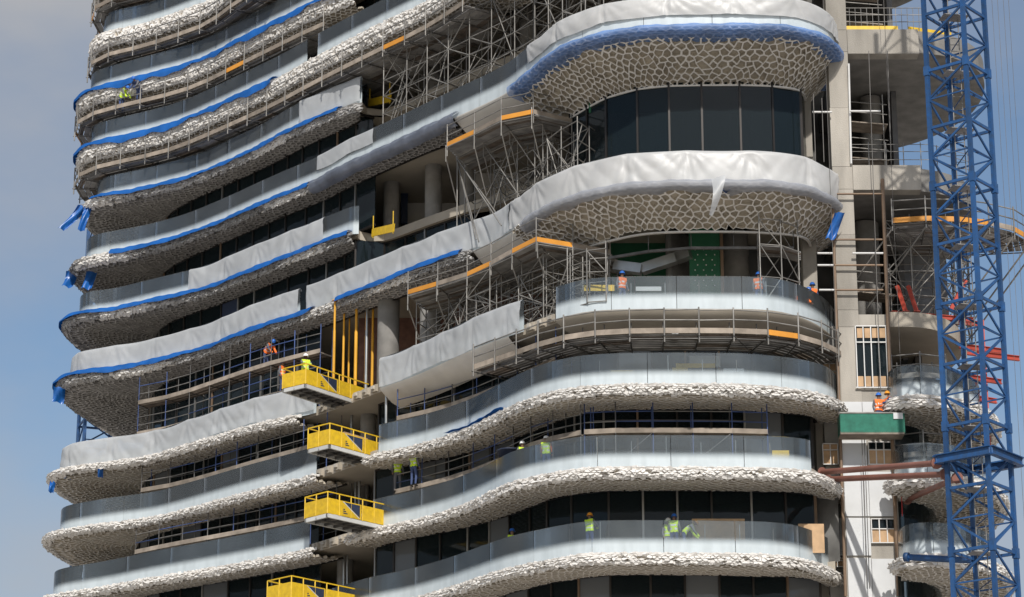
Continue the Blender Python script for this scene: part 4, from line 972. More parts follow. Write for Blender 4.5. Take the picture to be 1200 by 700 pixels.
# hoist ropes right of the mast
for px0, px1, txt in ((1163, 1186, 'thin hoist rope nearest the mast'), (1169, 1199, 'second thin hoist rope'), (1176, 1204, 'third thin hoist rope from the mast'), (1182, 1212, 'outermost thin hoist rope')):
    a = aty(px0, -20, 112); b_ = aty(px1, 720, 112)
    t = tube(None, (a[0], 112, b_[2]), (a[0] + (b_[0] - a[0]) * .1, 112, a[2]), .009, 'rope', 'hoist_rope', 5); tag(t, txt + ' hanging against the blue sky', 'rope', 'hoist ropes')
t = thing('blue_jib_tube', 'fat blue tube lying across the right wing balcony behind the mast', 'tube', aty(1062, 653, 113.5))
tube(t, aty(1062, 653, 113.5), aty(1140, 657, 112.0), .14, 'crane_blue', 'tube_body', 12); tube(t, aty(1060, 653, 113.5), aty(1065, 653, 113.4), .2, 'crane_blue', 'end_collar', 12)

# ------------------------------------------------------------------ yellow loading platforms
def loading_platform(label, cpx, lpx, rpx, z):
    c = at(*cpx, z); l = at(*lpx, z); r = at(*rpx, z)
    e2 = (r - c) / np.linalg.norm(r - c); e1 = np.array([-e2[1], e2[0]]); wd = max(1.45, float(np.dot(l - c, e1))); ln = 4.6; vis = float(np.linalg.norm(r - c))
    t = thing('loading_platform', label, 'platform', (*c, z), 'yellow loading platforms')
    def pt(a, b_, h): return (*(c + e1 * a + e2 * b_), z + h)
    # deck frame
    for b_ in (0.05, ln - .05): beam(t, pt(0, b_, .09), pt(wd, b_, .09), .1, .18, 'deck_white', 'edge_channel')
    for a in (0.05, wd - .05): beam(t, pt(a, 0, .09), pt(a, ln, .09), .1, .18, 'deck_white', 'edge_channel')
    for q in range(1, 8): b_ = ln * q / 8; beam(t, pt(0.1, b_, .06), pt(wd - .1, b_, .06), .08, .1, 'steel_dark', 'cross_member')
    beam(t, pt(wd / 2, 0, .05), pt(wd / 2, ln, .05), .08, .1, 'steel_dark', 'long_member')
    beam(t, pt(wd / 2, 0.02, .15), pt(wd / 2, ln - .02, .15), wd - .05, .03, 'deck_metal', 'deck_plate')
    # side panels, top rails
    h0, h1, hr = .2, .92, 1.2
    def panel(a0, b0, a1, b1, nm='side_panel'):
        p, q = np.array(pt(a0, b0, 0)), np.array(pt(a1, b1, 0)); m_ = (h0 + h1) / 2
        beam(t, p + [0, 0, m_], q + [0, 0, m_], .035, h1 - h0, 'yellow', nm)
        beam(t, p + [0, 0, hr], q + [0, 0, hr], .05, .05, 'yellow', 'top_rail')
    panel(0, 0.0, wd, 0.0); panel(0.0, 0.0, 0.0, vis * .72); panel(wd, 0, wd, ln); panel(0, vis * .74, 0, ln)
    for q in range(5): b_ = vis * q / 4; beam(t, pt(0, b_, .18), pt(0, b_, hr), .05, .05, 'yellow', 'rail_post', up=(1, 0, 0))
    for q in (0.5, 1): beam(t, pt(wd * q, 0, .18), pt(wd * q, 0, hr), .05, .05, 'yellow', 'rail_post', up=(1, 0, 0))
    # sticker: pale field with navy triangle and small lines of print
    nrm = np.array([-e1[0], -e1[1]]) * .024
    def quad(name, pts, m_): 
        V = [tuple(np.array(pt(0, b_, h)) + [nrm[0] * s_, nrm[1] * s_, 0]) for b_, h, s_ in pts]; me = bpy.data.meshes.new(name); me.from_pydata(V, [], [tuple(range(len(V)))]); me.materials.append(M[m_]); return obj(name, me, t)
    b0, b1 = vis * .30, vis * .70
    quad('sticker', [(b0, h0 + .03, 1), (b1, h0 + .03, 1), (b1, h1 - .03, 1), (b0, h1 - .03, 1)], 'yellow')
    quad('sticker_triangle', [(b0 + .12, h1 - .05, 1.15), (b1 - .04, h0 + .08, 1.15), (b1 - .04, h1 - .05, 1.15)], 'navy')
    quad('sticker_stripe', [(b0 + .02, h1 - .03, 1.3), (b1 - .1, h0 + .04, 1.3), (b1 - .03, h0 + .04, 1.3), (b0 + .10, h1 - .03, 1.3)], 'deck_white')
    for q in range(3): quad('printed_line', [(b0 + .08, h0 + .12 + q * .09, 1.3), (b0 + .34 - q * .08, h0 + .12 + q * .09, 1.3), (b0 + .34 - q * .08, h0 + .17 + q * .09, 1.3), (b0 + .08, h0 + .17 + q * .09, 1.3)], 'navy')
    return t, pt, wd, ln
LP = [loading_platform('topmost yellow loading platform with workers, beside the orange props', (358, 454), (333, 461), (410, 471), 38.55),
      loading_platform('second yellow loading platform from the top, in front of the hoist gap', (386, 525), (360, 531), (441, 540), 34.85),
      loading_platform('third yellow loading platform from the top, beside the fading glass', (383.6, 606), (358.5, 613), (438, 618), 31.15),
      loading_platform('lowest yellow loading platform, cut by the bottom edge', (341, 705), (313, 711), (396, 716), 27.45)]
# orange props in the tall gap
for i, (px, r_, y_, m_) in enumerate(((391.5, .07, 131.0, 'prop_yellow'), (402.5, .06, 132.0, 'prop_yellow'), (409, .05, 133, 'prop_yellow'), (417, .085, 131.2, 'prop_yellow'), (428.5, .06, 132, 'prop_yellow'), (436.5, .07, 131.4, 'prop_yellow'), (429.5, .085, 131.0, 'duct'))):
    p = aty(px, 410, y_); t = thing('steel_prop', ('grey steel prop among the orange ones' if m_ == 'duct' else ['leftmost', 'second from left', 'thin third', 'thickest fourth', 'fifth', 'rightmost'][i] + ' of the orange props in the tall gap'), 'prop', (p[0], p[1], Z['D']), 'props in the tall gap')
    z0, z1 = Z['D'], LV['E'].fb - .08
    tube(t, (p[0], p[1], z0 + .02), (p[0], p[1], z1 - 1.6), r_, m_, 'outer_tube', 12); tube(t, (p[0], p[1], z1 - 1.6), (p[0], p[1], z1), r_ * .8, m_, 'inner_tube', 12)
    box(t, (p[0], p[1], z0 + .01), (.28, .28, .02), m_, 'base_plate'); box(t, (p[0], p[1], z1 - .01), (.28, .28, .02), m_, 'head_plate')
# cast-in brackets on the bare slab edges
for k, pa, pb in (('D', 374, 444), ('C', 371, 441), ('B', 366, 437), ('D', 616, 650)):
    L = LV[k]; i, j = idx(L, pa), idx(L, pb)
    for q in range(i, j, 3):
        p = L.P[q] - L.n[q] * .2; d = L.P[q + 1] - L.P[q]; d /= np.linalg.norm(d)
        beam(balc[k], (*(p - d * .22), L.fb + .17), (*(p + d * .22), L.fb + .17), .16, .34, 'slab_concrete', 'bracket')
        beam(balc[k], (*(p + L.n[q] * .12 - d * .1), L.fb + .2), (*(p + L.n[q] * .12 + d * .1), L.fb + .2), .12, .16, 'concrete', 'bracket_nose')

# ------------------------------------------------------------------ fit-out seen on the open floors
def sheeted(name, label, cat, px0, px1, py0, py1, y, th, mt):
    o = rect(None, px0, px1, py0, py1, y, th, mt, name); tag(o, label, cat); return o
gb = thing('green_partition', 'bright green board partition on the open floor under the lower bow', 'partition', aty(825, 345, 119.5))
rect(gb, 808, 844, 268, 350, 119.5, .12, 'green_board', 'board')
for a in range(3):
    for b_ in range(8): rect(gb, 814 + a * 10 + (b_ % 2) * 3, 815.2 + a * 10 + (b_ % 2) * 3, 292 + b_ * 6, 293.2 + b_ * 6, 119.47, .02, 'reflector', 'screw_washer')
rect(gb, 844.5, 848, 270, 350, 119.4, .2, 'mullion_brown', 'edge_post')
gb2 = thing('green_partition', 'dim green board wall set back behind the metal ducts', 'partition', aty(760, 345, 122))
rect(gb2, 716, 806, 285, 352, 122.3, .12, 'green_board', 'board')
dk = thing('air_duct', 'long kinked metal air duct hung under the open floor ceiling', 'duct', aty(760, 310, 119.5))
for (a, b_) in (((720, 312), (752, 316)), ((752, 316), (792, 303)), ((792, 303), (809, 297))):
    beam(dk, aty(*a, 119.6), aty(*b_, 119.3), .5, .45, 'duct', 'duct_section')
sk = thing('ceiling_rail', 'dark curved ceiling rail running under the lower bow soffit', 'rail', aty(800, 290, 117))
pts = [aty(x, y, yy) for x, y, yy in ((712, 303, 117.8), (760, 295, 117.2), (810, 291, 116.9), (860, 291, 116.9), (930, 291, 117))]
for a, b_ in zip(pts, pts[1:]): beam(sk, a, b_, .12, .12, 'steel_dark', 'rail_section')
for a in pts: tube(sk, a, a + [0, 0, .8], .02, 'steel_dark', 'hanger')
sheeted('yellow_board', 'yellow sloping board behind the left end of the bare-edged bow glass', 'board', 684, 720, 334, 341, 116.0, .06, 'yellow')
sheeted('plywood_sheet', 'large plywood sheet leaning behind the lowest bow glass', 'plywood', 811, 873, 608, 634, 116.2, .05, 'plywood')
sheeted('plywood_sheet', 'plywood sheet at the right end of the lowest bow glass', 'plywood', 936, 966, 614, 648, 116.0, .05, 'plywood')
sheeted('pale_board', 'pale board leaning on the glass left of the lowest bow', 'board', 629, 645, 624, 643, 117.2, .04, 'white_panel')
sheeted('pale_board', 'pale flat board low behind the lowest glass near the hoist gap', 'board', 468, 494, 677, 689, 126.0, .04, 'white_panel')
for px, py, y_, txt in ((452, 270, 130.8, 'yellow edge board with navy triangle at the open rooms'), (448, 118, 134, 'yellow edge board at the open floor beside the tall birdcage')):
    a = aty(px - 16, py + 3, y_ + .8); b_ = aty(px + 10, py - 3, y_ - 1.2); t = thing('edge_board', txt, 'edge board', a, 'yellow edge boards'); beam(t, a, b_, .05, .42, 'yellow', 'board')
    for q in (0.05, .95): m_ = a + (b_ - a) * q; tube(t, m_ - [0, 0, .3], m_ + [0, 0, .9], .03, 'yellow', 'post')
ge = thing('edge_barrier', 'yellow edge barrier with mesh on the upper right slab', 'barrier', (16.5, 117.2, 53.1))
beam(ge, (15.5, 117.15, 53.24), (18.0, 117.15, 53.24), .05, .24, 'yellow', 'toe_board'); beam(ge, (18.5, 117.2, 53.24), (20.6, 117.9, 53.24), .05, .24, 'yellow', 'toe_board')
for q in range(14):
    x = 15.5 + q * .27; tube(ge, (x, 117.2, 53.1), (x, 117.2, 54.3), .014, 'steel_tube', 'mesh_bar', 5)
for h in (.5, .85, 1.2): tube(ge, (15.5, 117.2, 53.1 + h), (19.2, 117.2, 53.1 + h), .02, 'steel_tube', 'guard_rail')
ge = thing('edge_barrier', 'thin guard rail on the middle right slab against the sky', 'barrier', (16.5, 117.2, 46.3))
for q in range(8):
    x = 15.6 + q * .8; y_ = 117.3 if x < 19 else 117.3 + (x - 19) * .6; tube(ge, (x, y_, 46.3), (x, y_, 47.6), .022, 'steel_tube', 'standard')
for h in (.45, .85, 1.2): tube(ge, (15.5, 117.3, 46.3 + h), (19.2, 117.3, 46.3 + h), .016, 'steel_tube', 'guard_rail'); tube(ge, (19.2, 117.3, 46.3 + h), (21.4, 118.7, 46.3 + h), .016, 'steel_tube', 'guard_rail')
# climbing rails, cables and cross tubes at the pier
def pole(px0, py0, px1, py1, y, r_, m_, label, name='rail_pole', cat='pole', group=None):
    a = aty(px0, py0, y); b_ = aty(px1, py1, y); o = tube(None, b_, a, r_, m_, name, 8); tag(o, label, cat, group); return o
pole(1034, 210, 1053, 699, 116.75, .085, 'mullion_brown', 'long brown rail pole running down the right side of the recess')
pole(974.5, 205, 991, 699, 116.75, .07, 'mullion_brown', 'brown rail pole running down the left edge of the pier')
pole(994.5, 75, 997.5, 192, 116.9, .05, 'white_frame', 'white vertical pipe at the upper right corner of the pier')
for i, (a, b_, yy, m_) in enumerate(((952, 975, 131.5, 'white_frame'), (996, 1032, 130.5, 'white_frame'), (958, 976, 297, 'white_frame'), (999, 1035, 297, 'white_frame'), (975, 1034, 281, 'mullion_brown'), (977, 1035, 311, 'mullion_brown'), (978, 1035, 340, 'mullion_brown'), (977, 1034, 227.5, 'mullion_brown'), (958, 978, 311, 'white_frame'), (960, 978, 340, 'white_frame'))):
    pole(a, yy, b_, yy, 116.72, .05, m_, ['white cross tube left of the pier, high up', 'white cross tube right of the pier, high up', 'white cross tube left of the pier beside the open floor', 'white cross tube crossing the grey column', 'brown cross rail above the white tube at the column', 'brown cross rail below the white tube at the column', 'lowest brown cross rail at the column', 'brown cross rail under the middle right slab', 'thin white tube left of the pier, second down', 'thin white tube left of the pier, third down'][i], 'cross_tube', 'tube', 'cross tubes at the pier')
for i, (px, y0, y1, m_) in enumerate(((1018, 60, 480, 'rope'), (953, 110, 190, 'rope'), (963, 115, 190, 'rope'), (1040, 60, 180, 'rope'), (1010, 515, 690, 'rope'), (1013, 515, 690, 'rope'), (1056, 565, 605, 'red_cable'))):
    pole(px, y0, px + (y1 - y0) * .035, y1, 116.5, .018, m_, ['long rope down the recess in front of the grey column', 'dark cable left in the slot beside the bow windows', 'second dark cable in the slot beside the bow windows', 'rope in front of the upper right soffit', 'left of two ropes on the white panels', 'right of two ropes on the white panels', 'short red cable beside the right wing window'][i], 'cable', 'cable')
for k_, (zc_, dz) in enumerate(((47.6, 0), (49.4, 0), (41.0, 0), (54.5, 0), (56.2, 0))):
    t = thing('recess_deck', ['timber deck low in the upper recess', 'timber deck high in the upper recess', 'timber deck in the column recess', 'timber deck at the top of the recess', 'topmost timber deck of the recess'][k_], 'deck', (16.5, 121, zc_), 'decks in the recess')
    for q in range(4): beam(t, (15.3, 119.2 + q * .32, zc_), (17.6, 119.2 + q * .32, zc_ - .2), .28, .05, 'timber', 'plank')
    for x in (15.5, 17.4): tube(t, (x, 119.1, zc_ - 1), (x, 119.1, zc_ + 1.3), .03, 'steel_tube', 'standard')
    for h in (.5, 1): tube(t, (15.4, 119.1, zc_ + h), (17.6, 119.1, zc_ + h - .2), .026, 'steel_tube', 'guard_rail')
# suspended cradle with green net
cr_ = thing('suspended_cradle', 'suspended work cradle wrapped in green net with a white sign', 'cradle', aty(1022, 508, 115.6))
rect(cr_, 985, 1060, 484, 507, 115.6, .04, 'green_net', 'front_net'); rect(cr_, 985, 1060, 506, 509, 115.6, .9, 'timber', 'deck')
rect(cr_, 1047, 1058, 484, 491, 115.55, .02, 'white_panel', 'sign')
a, b_ = aty(985, 496, 115.6), aty(1060, 496, 115.6)
for e in (a, b_): beam(cr_, e + [0, .03, 0], e + [0, .9, 0], .04, .9, 'green_net', 'end_net'); tube(cr_, e + [0, .4, -.4], e + [0, .4, 1.1], .03, 'steel_tube', 'hanger_post'); tube(cr_, e + [0, .4, 1.0], e + [0, .4, 30], .012, 'rope', 'suspension_rope', 5)
rect(cr_, 984, 1061, 483, 484.5, 115.57, .06, 'steel_tube', 'top_rail')

# ------------------------------------------------------------------ workers
def make_bodies():
    poses = {}
    base = dict(pel=(0, 0, .98), hipL=(-.1, 0, .93), hipR=(.1, 0, .93), knL=(-.12, -.03, .50), knR=(.12, -.01, .50), anL=(-.12, .02, .09), anR=(.13, .02, .09), toL=(-.13, -.15, .05), toR=(.15, -.14, .05),
                ab=(0, 0, 1.14), ch=(0, .01, 1.36), nk=(0, 0, 1.50), hd=(0, -.02, 1.63), tp=(0, -.01, 1.74), shL=(-.19, .01, 1.43), shR=(.19, .01, 1.43), elL=(-.26, .02, 1.15), elR=(.26, .02, 1.15), wrL=(-.26, -.10, .93), wrR=(.26, -.10, .93), haL=(-.25, -.14, .85), haR=(.25, -.14, .85))
    reach = dict(base, elL=(-.24, -.22, 1.27), wrL=(-.14, -.42, 1.22), haL=(-.1, -.5, 1.2), elR=(.25, -.2, 1.22), wrR=(.16, -.42, 1.15), haR=(.12, -.5, 1.13))
    bend = dict(base, ab=(0, -.10, 1.10), ch=(0, -.30, 1.24), nk=(0, -.42, 1.32), hd=(0, -.50, 1.40), tp=(0, -.58, 1.50), shL=(-.19, -.34, 1.27), shR=(.19, -.34, 1.27), elL=(-.22, -.45, 1.02), elR=(.22, -.45, 1.02), wrL=(-.16, -.6, .84), wrR=(.16, -.6, .84), haL=(-.14, -.66, .78), haR=(.14, -.66, .78))
    E_ = [('pel', 'ab'), ('ab', 'ch'), ('ch', 'nk'), ('nk', 'hd'), ('hd', 'tp'), ('ch', 'shL'), ('shL', 'elL'), ('elL', 'wrL'), ('wrL', 'haL'), ('ch', 'shR'), ('shR', 'elR'), ('elR', 'wrR'), ('wrR', 'haR'), ('pel', 'hipL'), ('hipL', 'knL'), ('knL', 'anL'), ('anL', 'toL'), ('pel', 'hipR'), ('hipR', 'knR'), ('knR', 'anR'), ('anR', 'toR')]
    rad = dict(pel=(.16, .11), ab=(.145, .10), ch=(.17, .115), nk=(.055, .055), hd=(.085, .095), tp=(.06, .07), shL=(.075, .075), shR=(.075, .075), elL=(.05, .05), elR=(.05, .05), wrL=(.036, .036), wrR=(.036, .036), haL=(.042, .03), haR=(.042, .03), hipL=(.10, .10), hipR=(.10, .10), knL=(.066, .066), knR=(.066, .066), anL=(.048, .048), anR=(.048, .048), toL=(.045, .035), toR=(.045, .035))
    for nm, J in (('stand', base), ('reach', reach), ('bend', bend)):
        ks = list(J); me = bpy.data.meshes.new('skeleton'); me.from_pydata([J[x] for x in ks], [(ks.index(a), ks.index(b_)) for a, b_ in E_], [])
        o = bpy.data.objects.new('skeleton', me); col.objects.link(o); md = o.modifiers.new('s', 'SKIN'); md.use_smooth_shade = True
        for i, x in enumerate(ks):
            sv = me.skin_vertices[0].data[i]; sv.radius = rad[x]; sv.use_root = (x == 'pel')
        sb = o.modifiers.new('b', 'SUBSURF'); sb.levels = 2; sb.render_levels = 2
        dg = bpy.context.evaluated_depsgraph_get(); dg.update(); ev = o.evaluated_get(dg); body = bpy.data.meshes.new_from_object(ev)
        bpy.data.objects.remove(o); poses[nm] = (body, J)
    return poses
POSES = make_bodies(); _WB = {}
def worker_meshes(pose, trousers, shirt):
    key = (pose, trousers, shirt)
    if key in _WB: return _WB[key]
    body, J = POSES[pose]; b = body.copy(); b.materials.clear()
    for m_ in ('skin', shirt, trousers, 'boot'): b.materials.append(M[m_])
    nk = Vector(J['nk']); pel = Vector(J['pel']); ax = (nk - pel).normalized(); hands = [Vector(J['haL']), Vector(J['haR'])]
    for p in b.polygons:
        c = p.center
        if c.z < .13: k = 3
        elif (c - nk).dot(ax) > 0.0 and (c - nk).length < .36 and abs(c.x) < .13: k = 0
        elif min((c - h).length for h in hands) < .1: k = 0
        elif (c - pel).dot(ax) < .06 and min((c - h).length for h in hands) > .15: k = 2
        else: k = 1
        p.material_index = k; p.use_smooth = True
    # vest: torso faces pushed out, with reflective bands
    import bmesh
    bm = bmesh.new(); bm.from_mesh(body)
    drop = [f for f in bm.faces if not (0.0 < (f.calc_center_median() - pel).dot(ax) < (nk - pel).length - .015 and abs(f.calc_center_median().x) < .205)]
    bmesh.ops.delete(bm, geom=drop, context='FACES'); bm.normal_update()
    for v in bm.verts: v.co += v.normal * .022
    vm = bpy.data.meshes.new('vest'); bm.to_mesh(vm); bm.free()
    vm.materials.clear()
    _WB[key] = (b, vm, J, pel, ax); return _WB[key]
def lathe(name, prof, mt, n=14):
    V = []; Fc = []
    for r_, z in prof:
        for q in range(n): a = 2 * math.pi * q / n; V.append((r_ * math.cos(a), r_ * math.sin(a), z))
    for i in range(len(prof) - 1):
        for q in range(n): Fc.append((i * n + q, i * n + (q + 1) % n, (i + 1) * n + (q + 1) % n, (i + 1) * n + q))
    me = bpy.data.meshes.new(name); me.from_pydata(V, [], Fc); me.materials.append(M[mt]); me.polygons.foreach_set('use_smooth', [True] * len(Fc)); return me
_HM = {}
def worker(label, p, rz, pose='stand', vest='vest_yellow', hat='helmet_white', trousers='work_blue', shirt='work_grey'):
    b, vm, J, pel, ax = worker_meshes(pose, trousers, shirt)
    t = thing('person', label, 'person', p, 'site workers'); t.rotation_euler = (0, 0, rz)
    o = bpy.data.objects.new('body', b); link(o, t)
    kv = (pose, vest)
    if kv not in _HM:
        v2 = vm.copy(); v2.materials.append(M[vest]); v2.materials.append(M['reflector'])
        for f in v2.polygons:
            d = (f.center - pel).dot(ax); f.use_smooth = True; f.material_index = 1 if .10 < d < .15 or .26 < d < .31 else 0
        _HM[kv] = v2
    o = bpy.data.objects.new('vest', _HM[kv]); link(o, t)
    if hat not in _HM: _HM[hat] = lathe('helmet', [(.135, 0), (.155, -.005), (.125, .02), (.118, .07), (.085, .12), (.035, .145), (.0, .15)], hat)
    o = bpy.data.objects.new('helmet', _HM[hat]); link(o, t); h = Vector(J['hd']); o.location = h + ax * .04
    o.rotation_euler = (math.atan2(-ax.y, ax.z), 0, 0)
    return t
def stand(label, px, py, y, zf, rz, **kw):
    p = aty(px, py, y); return worker(label, (p[0], y, zf), rz, **kw)
stand('worker in yellow vest and white helmet standing behind the middle bow glass', 640, 530, 116.5, Z['B'] + .0, 2.9, vest='vest_yellow', hat='helmet_white', shirt='vest_orange')
stand('worker in yellow vest seen through the middle bow glass by the black skip', 612, 550, 117.4, Z['B'], .5, vest='vest_yellow', hat='helmet_white', trousers='work_grey')
stand('worker in yellow vest and orange helmet behind the lowest bow glass', 691, 620, 115.6, Z['A'], 2.6, pose='reach', vest='vest_yellow', hat='helmet_orange')
stand('left of two close workers behind the lowest bow glass beside the plywood', 783, 622, 115.6, Z['A'] - .25, .4, vest='vest_yellow', hat='helmet_white', trousers='work_grey')
stand('blue-helmeted worker behind the lowest bow glass beside the plywood', 790, 622, 115.4, Z['A'] - .1, 2.8, vest='vest_yellow', hat='helmet_blue')
stand('bending worker with orange helmet touching the plywood sheet', 801, 628, 115.5, Z['A'] - .1, 1.6, pose='bend', vest='vest_yellow', hat='helmet_orange')
stand('dim worker with blue helmet behind the lowest glass left of the bow', 600, 645, 118.6, Z['A'], .2, vest='vest_yellow', hat='helmet_blue')
stand('worker in orange vest behind the bare-edged bow glass at left', 729, 338, 115.7, Z['D'], .5, vest='vest_orange', hat='helmet_blue')
stand('worker in orange vest behind the bare-edged bow glass before the column', 889, 335, 115.8, Z['D'], 2.7, vest='vest_orange', hat='helmet_blue')
stand('crouched-over worker in orange at the right end of the bare-edged bow', 934, 345, 116.5, Z['D'] - .3, 1.2, pose='bend', vest='vest_orange', hat='helmet_blue')
stand('standing worker in blue and orange at the far right of the bare-edged bow', 952, 340, 117.6, Z['D'] + .1, .2, vest='vest_orange', hat='helmet_blue', shirt='work_blue')
stand('left worker in the green-netted cradle', 1030, 482, 116.05, 0, .3, vest='vest_orange', hat='helmet_blue').location.z = float(aty(1022, 507, 116)[2]) + .02
stand('right worker with orange helmet in the green-netted cradle', 1041, 482, 116.1, 0, -1.2, pose='reach', vest='vest_orange', hat='helmet_orange', shirt='work_blue').location.z = float(aty(1022, 507, 116)[2]) + .12
_, pt, wd, ln = LP[0]
p = pt(wd * .45, .7, .18); worker('worker in yellow vest and white helmet on the topmost yellow platform', p, .3, vest='vest_yellow', hat='helmet_white', trousers='vest_orange', shirt='work_grey', pose='reach')
stand('worker in orange vest with blue helmet on the scaffold beside the topmost yellow platform', 331, 440, 134.2, Z['D'] + 1.4, 1.0, vest='vest_orange', hat='helmet_blue')
stand('worker on the upper deck of the left two-storey scaffold', 312, 410, 135.6, Z['D'] + 3.12, .8, vest='vest_orange', hat='helmet_blue', pose='bend')
stand('left of two workers on the scaffold deck below the second yellow platform', 466, 552, 125.8, Z['B'] + 1.53, .2, vest='vest_yellow', hat='helmet_white', trousers='work_grey')
stand('right of two workers on the scaffold deck below the second yellow platform', 485, 552, 124.6, Z['B'] + 1.53, 2.5, vest='vest_yellow', hat='helmet_orange')
L = LV['J']; i = idx(L, 172); q = L.P[i] + L.n[i] * (L.lip[i] - .1)
worker('worker in dark blue bending on the hanging walkway at upper left', (*q, L.fb - 1.73), -.6, pose='bend', vest='work_blue', hat='helmet_blue')
i = idx(L, 150); q = L.P[i] + L.n[i] * (L.lip[i] - .1)
worker('second worker in yellow low on the hanging walkway at upper left', (*q, L.fb - 2.0), .8, pose='bend', vest='vest_yellow', hat='helmet_blue')
L = LV['L']; i = idx(L, 150); q = L.P[i] + L.n[i] * (L.lip[i] - .1)
worker('worker in orange on the walkway at the very top left', (*q, L.fb - 1.73), .6, vest='vest_orange', hat='helmet_orange')
# small site things
sk_ = thing('skip_bucket', 'black tapered skip behind the middle bow glass', 'bucket', (*aty(597, 545, 118.3)[:2], Z['B']))
me = lathe('bucket', [(.02, 0.75), (.32, .75), (.55, 1.55), (.58, 1.55), (.58, 1.6), (.52, 1.58), (.3, .8)], 'navy', 16); o = bpy.data.objects.new('bucket', me); link(o, sk_)
for a in (0, 2.1, 4.2): tube(sk_, (sk_.location.x + .3 * math.cos(a), sk_.location.y + .3 * math.sin(a), Z['B']), (sk_.location.x + .25 * math.cos(a), sk_.location.y + .25 * math.sin(a), Z['B'] + .78), .03, 'steel_dark', 'leg')
bu = thing('paint_bucket', 'small white bucket with blue lid on the bow walkway', 'bucket', (*aty(791, 388, 114.2)[:2], LV['D'].fb - 1.33))
o = bpy.data.objects.new('pail', lathe('pail', [(0, 0), (.14, 0), (.17, .26), (.16, .26)], 'helmet_white')); link(o, bu); o = bpy.data.objects.new('lid', lathe('lid', [(.18, .2), (.18, .23), (.175, .24)], 'helmet_blue')); link(o, bu)

for px0, px1, py0, py1, y_, m_, nm, txt in ((478, 546, 178, 262, 137.0, 'white_plain', 'partition_wall', 'pale unfinished partition behind the round columns of the open rooms'), (556, 640, 170, 240, 132.5, 'white_plain', 'partition_wall', 'pale partition behind the platform scaffold under the top bow'),
        (440, 500, 60, 125, 140.0, 'concrete_grey', 'partition_wall', 'grey partition on the open floor behind the tall birdcage'), (420, 520, 365, 450, 134.0, 'brick_red', 'partition_wall', 'dull red block wall behind the orange props'), (532, 640, 330, 400, 130.0, 'brick_red', 'partition_wall', 'dull red block wall behind the platform scaffold of the lower bow'),
        (600, 660, 35, 110, 131.0, 'concrete_grey', 'partition_wall', 'grey partition behind the upper birdcage'), (470, 478, 200, 262, 135.5, 'window_blue', 'door_leaf', 'blue door leaf between the round columns')):
    if m_ not in M: mat(m_, (0.20, 0.11, 0.085), 0.9, var=.25, scale=2.5)
    o = rect(None, px0, px1, py0, py1, y_, .15, m_, nm); tag(o, txt, 'door' if nm == 'door_leaf' else 'partition')

# loads on the platforms and clutter on the floors
def stack(label, c, rz, n, size, m_, name='board_stack'):
    t = thing(name, label, 'boards', c, 'stacked boards')
    for q in range(n): box(t, (c[0] + RNG.normal(0, .03), c[1] + RNG.normal(0, .03), c[2] + size[2] * (q + .5)), (size[0], size[1], size[2] * .92), m_, 'board', rz + RNG.normal(0, .03))
for i_, (lp, txt) in enumerate(zip(LP, ('low board stack on the topmost yellow platform', 'pale board stack on the second yellow platform', 'board stack on the third yellow platform', 'board stack on the lowest yellow platform'))):
    _, pt, wd, ln = lp; a = np.array(pt(wd * .5, .9, .18)); b_ = np.array(pt(wd * .5, 2.2, .18)); rz = math.atan2(b_[1] - a[1], b_[0] - a[0])
    stack(txt, tuple(b_), rz, (3, 12, 6, 8)[i_], (1.6, .7, .08), ('timber', 'plywood', 'white_plain', 'plywood')[i_])

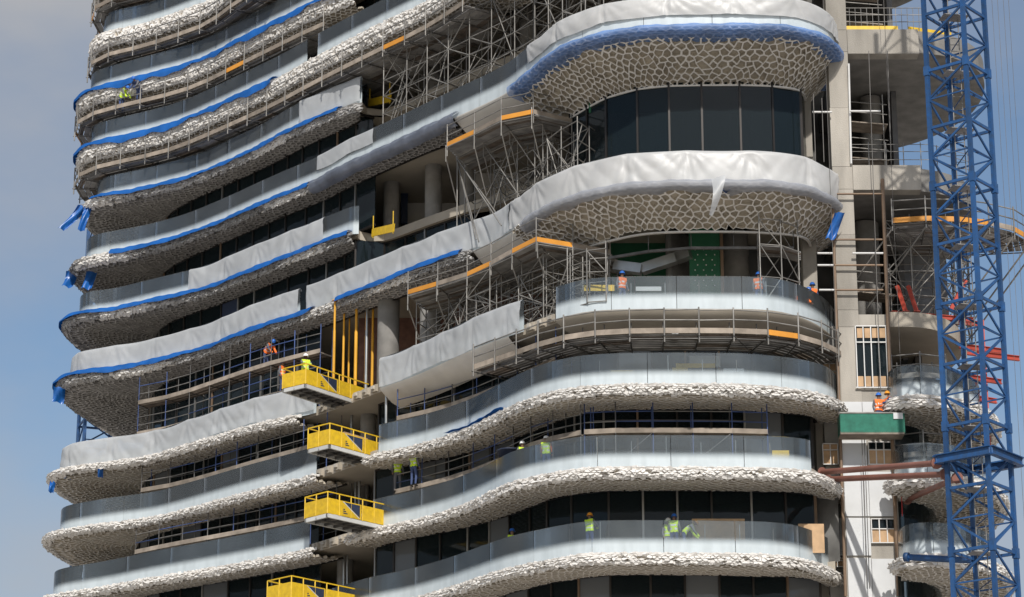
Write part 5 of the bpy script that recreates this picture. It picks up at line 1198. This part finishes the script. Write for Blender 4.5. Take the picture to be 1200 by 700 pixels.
for i_, (px, y0, y1, yy, r_, m_) in enumerate(((416.5, 540, 594, 130.5, .07, 'duct'), (421, 540, 594, 130.3, .06, 'duct'), (371, 645, 690, 132.2, .06, 'duct'), (374.5, 645, 690, 132, .08, 'duct'), (403, 640, 692, 130.5, .08, 'duct'), (407, 640, 692, 130.3, .05, 'duct'), (452.5, 462, 500, 127.2, .07, 'duct'), (430, 545, 600, 131, .1, 'steel_dark'), (412, 468, 520, 131.5, .07, 'duct'))):
    pole(px, y0, px, y1, yy, r_, m_, ['left of two close grey pipes in the gap below the second yellow platform', 'right of two close grey pipes in the gap below the second yellow platform', 'thin grey pipe in the gap above the lowest yellow platform', 'thicker grey pipe in the gap above the lowest yellow platform', 'grey pipe right of the lowest yellow platform', 'thin grey pipe right of the lowest yellow platform', 'grey pipe at the end of the detached balcony piece', 'dark pipe deep in the hoist gap', 'grey pipe behind the second yellow platform'][i_], 'riser_pipe', 'pipe', 'riser pipes in the hoist gap')

# things seen through the bow glass
for px0, px1, py0, py1, y_, m_, nm, txt, ct in ((792, 838, 426, 431, 115.6, 'yellow', 'yellow_board', 'yellow board lying behind the glass of the upper cellular bow', 'board'), (788, 806, 431, 440, 115.5, 'yellow', 'yellow_board', 'short yellow board below the long one behind the upper cellular bow glass', 'board'),
        (808, 844, 417, 430, 116.2, 'wrap_clear', 'sheet_bundle', 'pale plastic sheet propped behind the glass of the upper cellular bow', 'plastic sheet'), (716, 742, 434, 437, 115.4, 'yellow', 'yellow_board', 'thin yellow board behind the upper cellular bow glass at left', 'board'),
        (848, 872, 432, 441, 115.4, 'helmet_white', 'cement_bag', 'white bag behind the upper cellular bow glass at right', 'bag'), (905, 925, 528, 545, 115.6, 'yellow', 'mesh_barrier', 'yellow barrier behind the middle bow glass at right', 'barrier'), (745, 775, 336, 341, 116.4, 'deck_white', 'white_board', 'white board lying behind the bare-edged bow glass', 'board'),
        (905, 935, 205, 212, 116.2, 'deck_white', 'white_board', 'white board behind the wrapped lower bow', 'board')):
    o = rect(None, px0, px1, py0, py1, y_, .3 if nm == 'cement_bag' else .05, m_, nm); tag(o, txt, ct)
rect(tower, 690, 945, 106, 132, 119.3, .1, 'green_board', 'ceiling_bulkhead')
for px in (735, 815, 870): p = aty(px, 150, 121.0); tube(tower, (p[0], 121.0, Z['E']), (p[0], 121.0, Z['E'] + 6.2), .5, 'concrete_grey', 'column', 20)

for x_, y_, txt in ((20.75, 119.65, 'left red upright carrying the stack of red beams behind the mast'), (21.7, 120.1, 'right red upright carrying the stack of red beams behind the mast')):
    t = thing('steel_prop', txt, 'prop', (x_, y_, 33.5), 'red props'); beam(t, (x_, y_, 33.5), (x_, y_, 39.9), .14, .14, 'red_steel', 'shaft', up=(1, 0, 0)); box(t, (x_, y_, 33.5), (.3, .3, .03), 'red_steel', 'base_plate')
